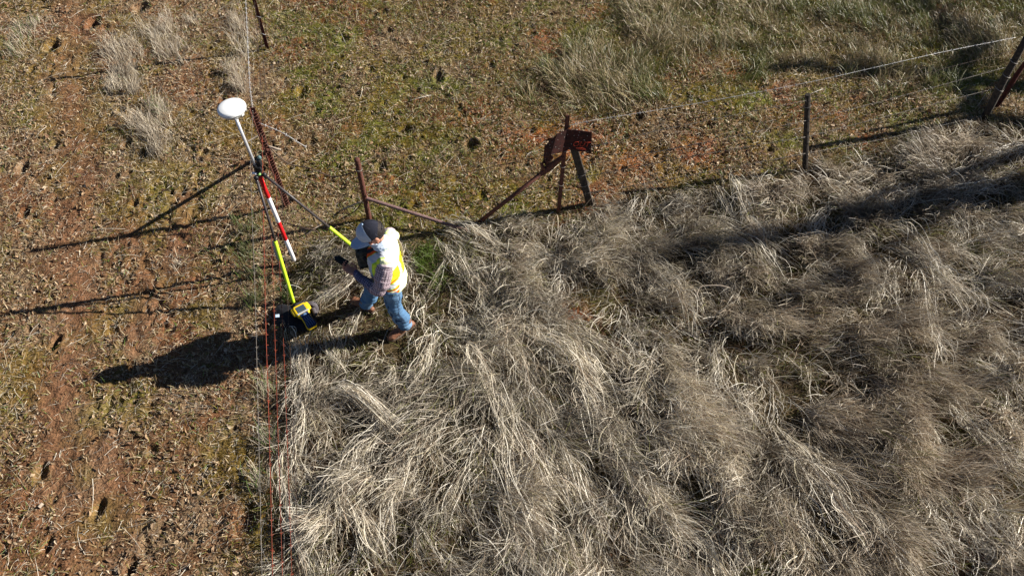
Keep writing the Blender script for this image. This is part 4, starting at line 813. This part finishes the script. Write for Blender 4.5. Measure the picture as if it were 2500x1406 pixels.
ln_ = np.maximum(lines(U_ + .012, .025, .13), lines(W_ + .012, .025, .13)); lc = np.where((np.isin(bi, (1, 3)))[:, None], A_(.26, .25, .34), A_(.55, .46, .48)); c = base * (1 - .75 * ln_[:, None]) + lc * (.75 * ln_[:, None])
set_col(sme, c); new_obj('plaid_shirt', sme, M_attr, man)
# safety vest
vm = MB(); cx, cy = -1.265, 5.215
vm.loft([A_(cx - .005, cy - .01, .80), A_(cx - .01, cy, .88), A_(cx - .025, cy, 1.0), A_(cx - .03, cy + .005, 1.12), A_(cx - .025, cy + .01, 1.22), J['sc'] + A_(.005, 0, .015), J['nb'] + A_(.015, 0, -.01)], [(.172, .225), (.165, .22), (.168, .215), (.178, .222), (.168, .225), (.122, .185), (.072, .085)], 28, (1, 0, 0), dome=False)
for s in 'lr': vm.loft([J['sc'] + A_(0, 0, .0), J[s + 's'] + A_(.005, .012 if s == 'l' else -.012, .028)], [(.088, .10), (.07, .088)], 14, (0, 0, 1))
vme = vm.fuse('safety_vest', .006, 4); V = noise_push(vme, .028, .11, 250, (1, 1, .6)); noise_push(vme, .010, .04, 255)
fa, lt, z = -(V[:, 0] - cx), -(V[:, 1] - cy), V[:, 2]
PALE, LIME, ORG, SIL, YEL = A_(.82, .86, .48), A_(.45, .68, .04), A_(.72, .085, .01), A_(.50, .52, .55), A_(.78, .74, .02)
c = np.tile(PALE, (len(V), 1)); zz = z + .10 * fa  # blown-out sunlight painted pale into the lime cloth of back and shoulders
c[fa > .03] = A_(.62, .76, .06)
c[(fa > .03) & (np.abs(lt) < .11)] = ORG
c[(fa < -.06) & (lt < .05) & (z < 1.20) & (z > .96)] = YEL
for s_ in (1, -1): # vertical reflective bands over each shoulder
    l_ = lt * s_; k_ = fa > -.02; c[k_ & (np.abs(l_ - .115) < .055)] = LIME; c[k_ & (np.abs(l_ - .115) < .040)] = SIL
c[(fa > .02) & (np.abs(lt) < .065)] = ORG
side = (lt > .10); c[side & (fa < .10) & (zz > .985) & (zz < 1.16)] = YEL
for zc_, hw, cc in ((.945, .062, ORG), (.945, .044, LIME), (.945, .030, SIL)):
    kk = np.abs(zz - zc_) < hw; c[kk & (fa > -.105)] = cc
c[(zz < .865) & (fa > -.10)] = ORG; c[(zz < .835) & (fa > -.1)] = LIME
c[(fa > .05) & (np.abs(lt) < .03)] = A_(.02, .02, .03)
set_col(vme, c); new_obj('safety_vest', vme, M_attr, man)
# neck gaiter
gt = MB(); gc = J['nb'] * .55 + HC_ * .45
for i in range(4):
    f = i / 3.0; cc = J['nb'] * (1 - f * .55) + (HC_ + HU * -.05 + HF * .02) * (f * .55) + A_(-.012, -.004, .012); rr = .084 - .008 * f
    ring = [cc + A_(rr * math.cos(a) * 1.02, rr * math.sin(a), -.018 * math.cos(a + math.pi) * 0 + .014 * math.cos(a)) for a in np.linspace(0, 2 * math.pi, 28)]
    gt.loft(ring, [(.017, .013)] * 28, 8)
gm_ = gt.fuse('neck_gaiter', .006, 3); noise_push(gm_, .016, .035, 260); new_obj('neck_gaiter', gm_, mat('pale_blue_cloth', (.50, .58, .68), .85, 0, .08, 60), man)
# cap
cp = MB(); n = 36; rows = 9; Vc = []; Fc = []
def dome_pt(th, ph, e=1.0):
    f = math.cos(th) * math.cos(ph); l = math.sin(th) * math.cos(ph); u = math.sin(ph)
    bulge = 1 + .10 * max(0, math.cos(th)) * math.cos(ph) ** .5 * (u ** .6 if u > 0 else 0)
    return hp(.006 + (.112 * f * bulge) * e, .090 * l * e, .022 + (.118 * u * (1 + .06 * f)) * e)
for e in (1.0, .93):
    for j in range(rows):
        ph = (math.pi / 2) * j / rows - .04
        for i in range(n): Vc.append(dome_pt(2 * math.pi * i / n, ph, e))
    Vc.append(dome_pt(0, math.pi / 2, e))
m_ = rows * n + 1
for s_ in (0, 1):
    for j in range(rows - 1):
        for i in range(n): Fc.append((s_ * m_ + j * n + i, s_ * m_ + j * n + (i + 1) % n, s_ * m_ + (j + 1) * n + (i + 1) % n, s_ * m_ + (j + 1) * n + i))
    for i in range(n): Fc.append((s_ * m_ + (rows - 1) * n + i, s_ * m_ + (rows - 1) * n + (i + 1) % n, s_ * m_ + rows * n))
for i in range(n): Fc.append((i, (i + 1) % n, m_ + (i + 1) % n, m_ + i))
cp.add(Vc, Fc); cme = cp.mesh('cap'); bmc = bmesh.new(); bmc.from_mesh(cme); bmesh.ops.subdivide_edges(bmc, edges=bmc.edges, cuts=2, use_grid_fill=True); bmc.to_mesh(cme); bmc.free()
V = verts(cme); rel = V - HC_; ff, ll, uu = rel @ HF / HK, rel @ HL / HK, rel @ HU / HK; front = ff + .10 * (uu - .1) > .012
c = np.where(front[:, None], A_(.46, .53, .62), A_(.012, .013, .022)); ang = np.arctan2(ll, ff); sm_ = (np.abs((ang / (math.pi / 3)) % 1 - .5) > .478) & ~front; c[sm_] = (.035, .036, .05)
lg = front & (np.abs(np.hypot((ll - .0) / .030, (uu - .075) / .024) - .85) < .16) & (ff > .06); c[lg] = (.72, .74, .76)
lg2 = front & (np.abs(ll) < .006) & (np.abs(uu - .075) < .014); c[lg2] = (.72, .74, .76)
set_col(cme, c); cme.polygons.foreach_set('use_smooth', [True] * len(cme.polygons)); M_cap = mat_attr('cap_cloth', .85, .2, 0, .12, 300, .3); co = new_obj('cap', cme, M_cap, man)
bv = []; bf = []; nb_ = 15; nr_ = 6
for e in (0, 1):
    for j in range(nr_):
        for i in range(nb_):
            a = (-1 + 2 * i / (nb_ - 1)); th = a * 1.12; k_ = j / (nr_ - 1); ext = .100 * (1 - abs(a) ** 3.2)
            q = hp(.006 + .113 * math.cos(th) + ext * k_, .091 * math.sin(th) * (1 + .06 * k_), .020 - .022 * a * a * k_ - .012 * k_ - .004 * e); bv.append(q)
for e in (0, 1):
    for j in range(nr_ - 1):
        for i in range(nb_ - 1): o_ = e * nr_ * nb_; bf.append((o_ + j * nb_ + i, o_ + j * nb_ + i + 1, o_ + (j + 1) * nb_ + i + 1, o_ + (j + 1) * nb_ + i))
for i in range(nb_ - 1): o_ = (nr_ - 1) * nb_; bf.append((o_ + i, o_ + i + 1, nr_ * nb_ + o_ + i + 1, nr_ * nb_ + o_ + i))
MB().add(bv, bf).build('brim', mat('blue_brim', (.28, .38, .52), .85, 0, .1, 150), co)
MB().ell(dome_pt(0, math.pi / 2, 1.02), (.010, .010, .007), (HF, HL, HU), 10, 6).build('button', mat('blue_button', (.25, .34, .46), .7), co)
MB().tube([hp(-.108 * math.cos(a), .095 * math.sin(a), .028) for a in np.linspace(-.5, .5, 8)], [.008] * 8, 6).build('snap_strap', M_black, co)
# chest pack and its harness
camo = mat('camouflage_cloth', (.012, .014, .010), .9, 0, .5, 28, .3, (.085, .085, .065))
cc = A_(-1.515, 5.285, 1.14); fx = A_(-.985, -.17, 0); fy = A_(.17, -.985, 0); fz = A_(0, 0, 1)
pk_ = MB(); pk_.box(cc, (.07, .09, .125), (fx, fy, fz)); pko = pk_.build('chest_pack', camo, man, True, .035)
pko.modifiers['bevel'].segments = 4
MB().box(cc + fx * .035 + fz * .075, (.030, .078, .050), (fx, fy, fz)).build('lid', camo, pko, True, .02)
MB().box(cc + fx * .05 - fz * .05, (.022, .055, .045), (fx, fy, fz)).build('front_pocket', M_blackf, pko, True, .015)
def strap(pts, name, m, wd=.022):
    C = curve_pts(pts, 22); MB().loft(C, [(.005, wd)] * 22, 8, (-.6, -.5, .6)).build(name, m, man)
strap([cc + fy * .08 + fz * .07, A_(-1.43, 5.12, 1.20), A_(-1.39, 5.09, 1.255)], 'harness_strap', M_blackf)
strap([A_(-1.39, 5.09, 1.262), A_(-1.33, 5.10, 1.315), A_(-1.24, 5.12, 1.325)], 'harness_pad', mat('brown_webbing', (.07, .05, .055), .85, 0, .2, 50), .030)
strap([A_(-1.15, 5.33, 1.315), A_(-1.115, 5.29, 1.25), A_(-1.11, 5.24, 1.16)], 'back_strap', mat('tan_webbing', (.36, .29, .22), .85, 0, .15, 50), .022)
# phone in his hand
ph0 = J['lw'] + A_(-.155, .13, .066); pf = lhf / np.linalg.norm(lhf); pu = A_(-.05, -.12, 1.0); pu -= pf * (pu @ pf); pu /= np.linalg.norm(pu); psd = np.cross(pu, pf)
phn = empty('phone', tuple(ph0), 'black handheld phone lying in the palm of the standing man', 'phone')
MB().box(ph0, (.066, .038, .009), (pf, psd, pu)).build('phone_case', M_black, phn, False, .006); MB().box(ph0 + pu * .0095, (.054, .031, .001), (pf, psd, pu)).build('phone_screen', mat('dark_screen', (.015, .02, .012), .25, 0, .4, 30), phn, False)
MB().ell(ph0 + pf * .072, (.018, .02, .008), (pf, psd, pu)).build('strap_lug', M_black, phn)
lp = ph0 - pf * .0 + psd * -.03 * 0 - pu * .03; MB().tube(curve_pts([lp + A_(-.02, -.05, -.02), lp + A_(-.025, -.06, -.09), lp + A_(.0, -.065, -.135), lp + A_(.02, -.06, -.08), lp + A_(.02, -.05, -.02)], 18), .004, 5).build('wrist_cord', M_blackf, phn)
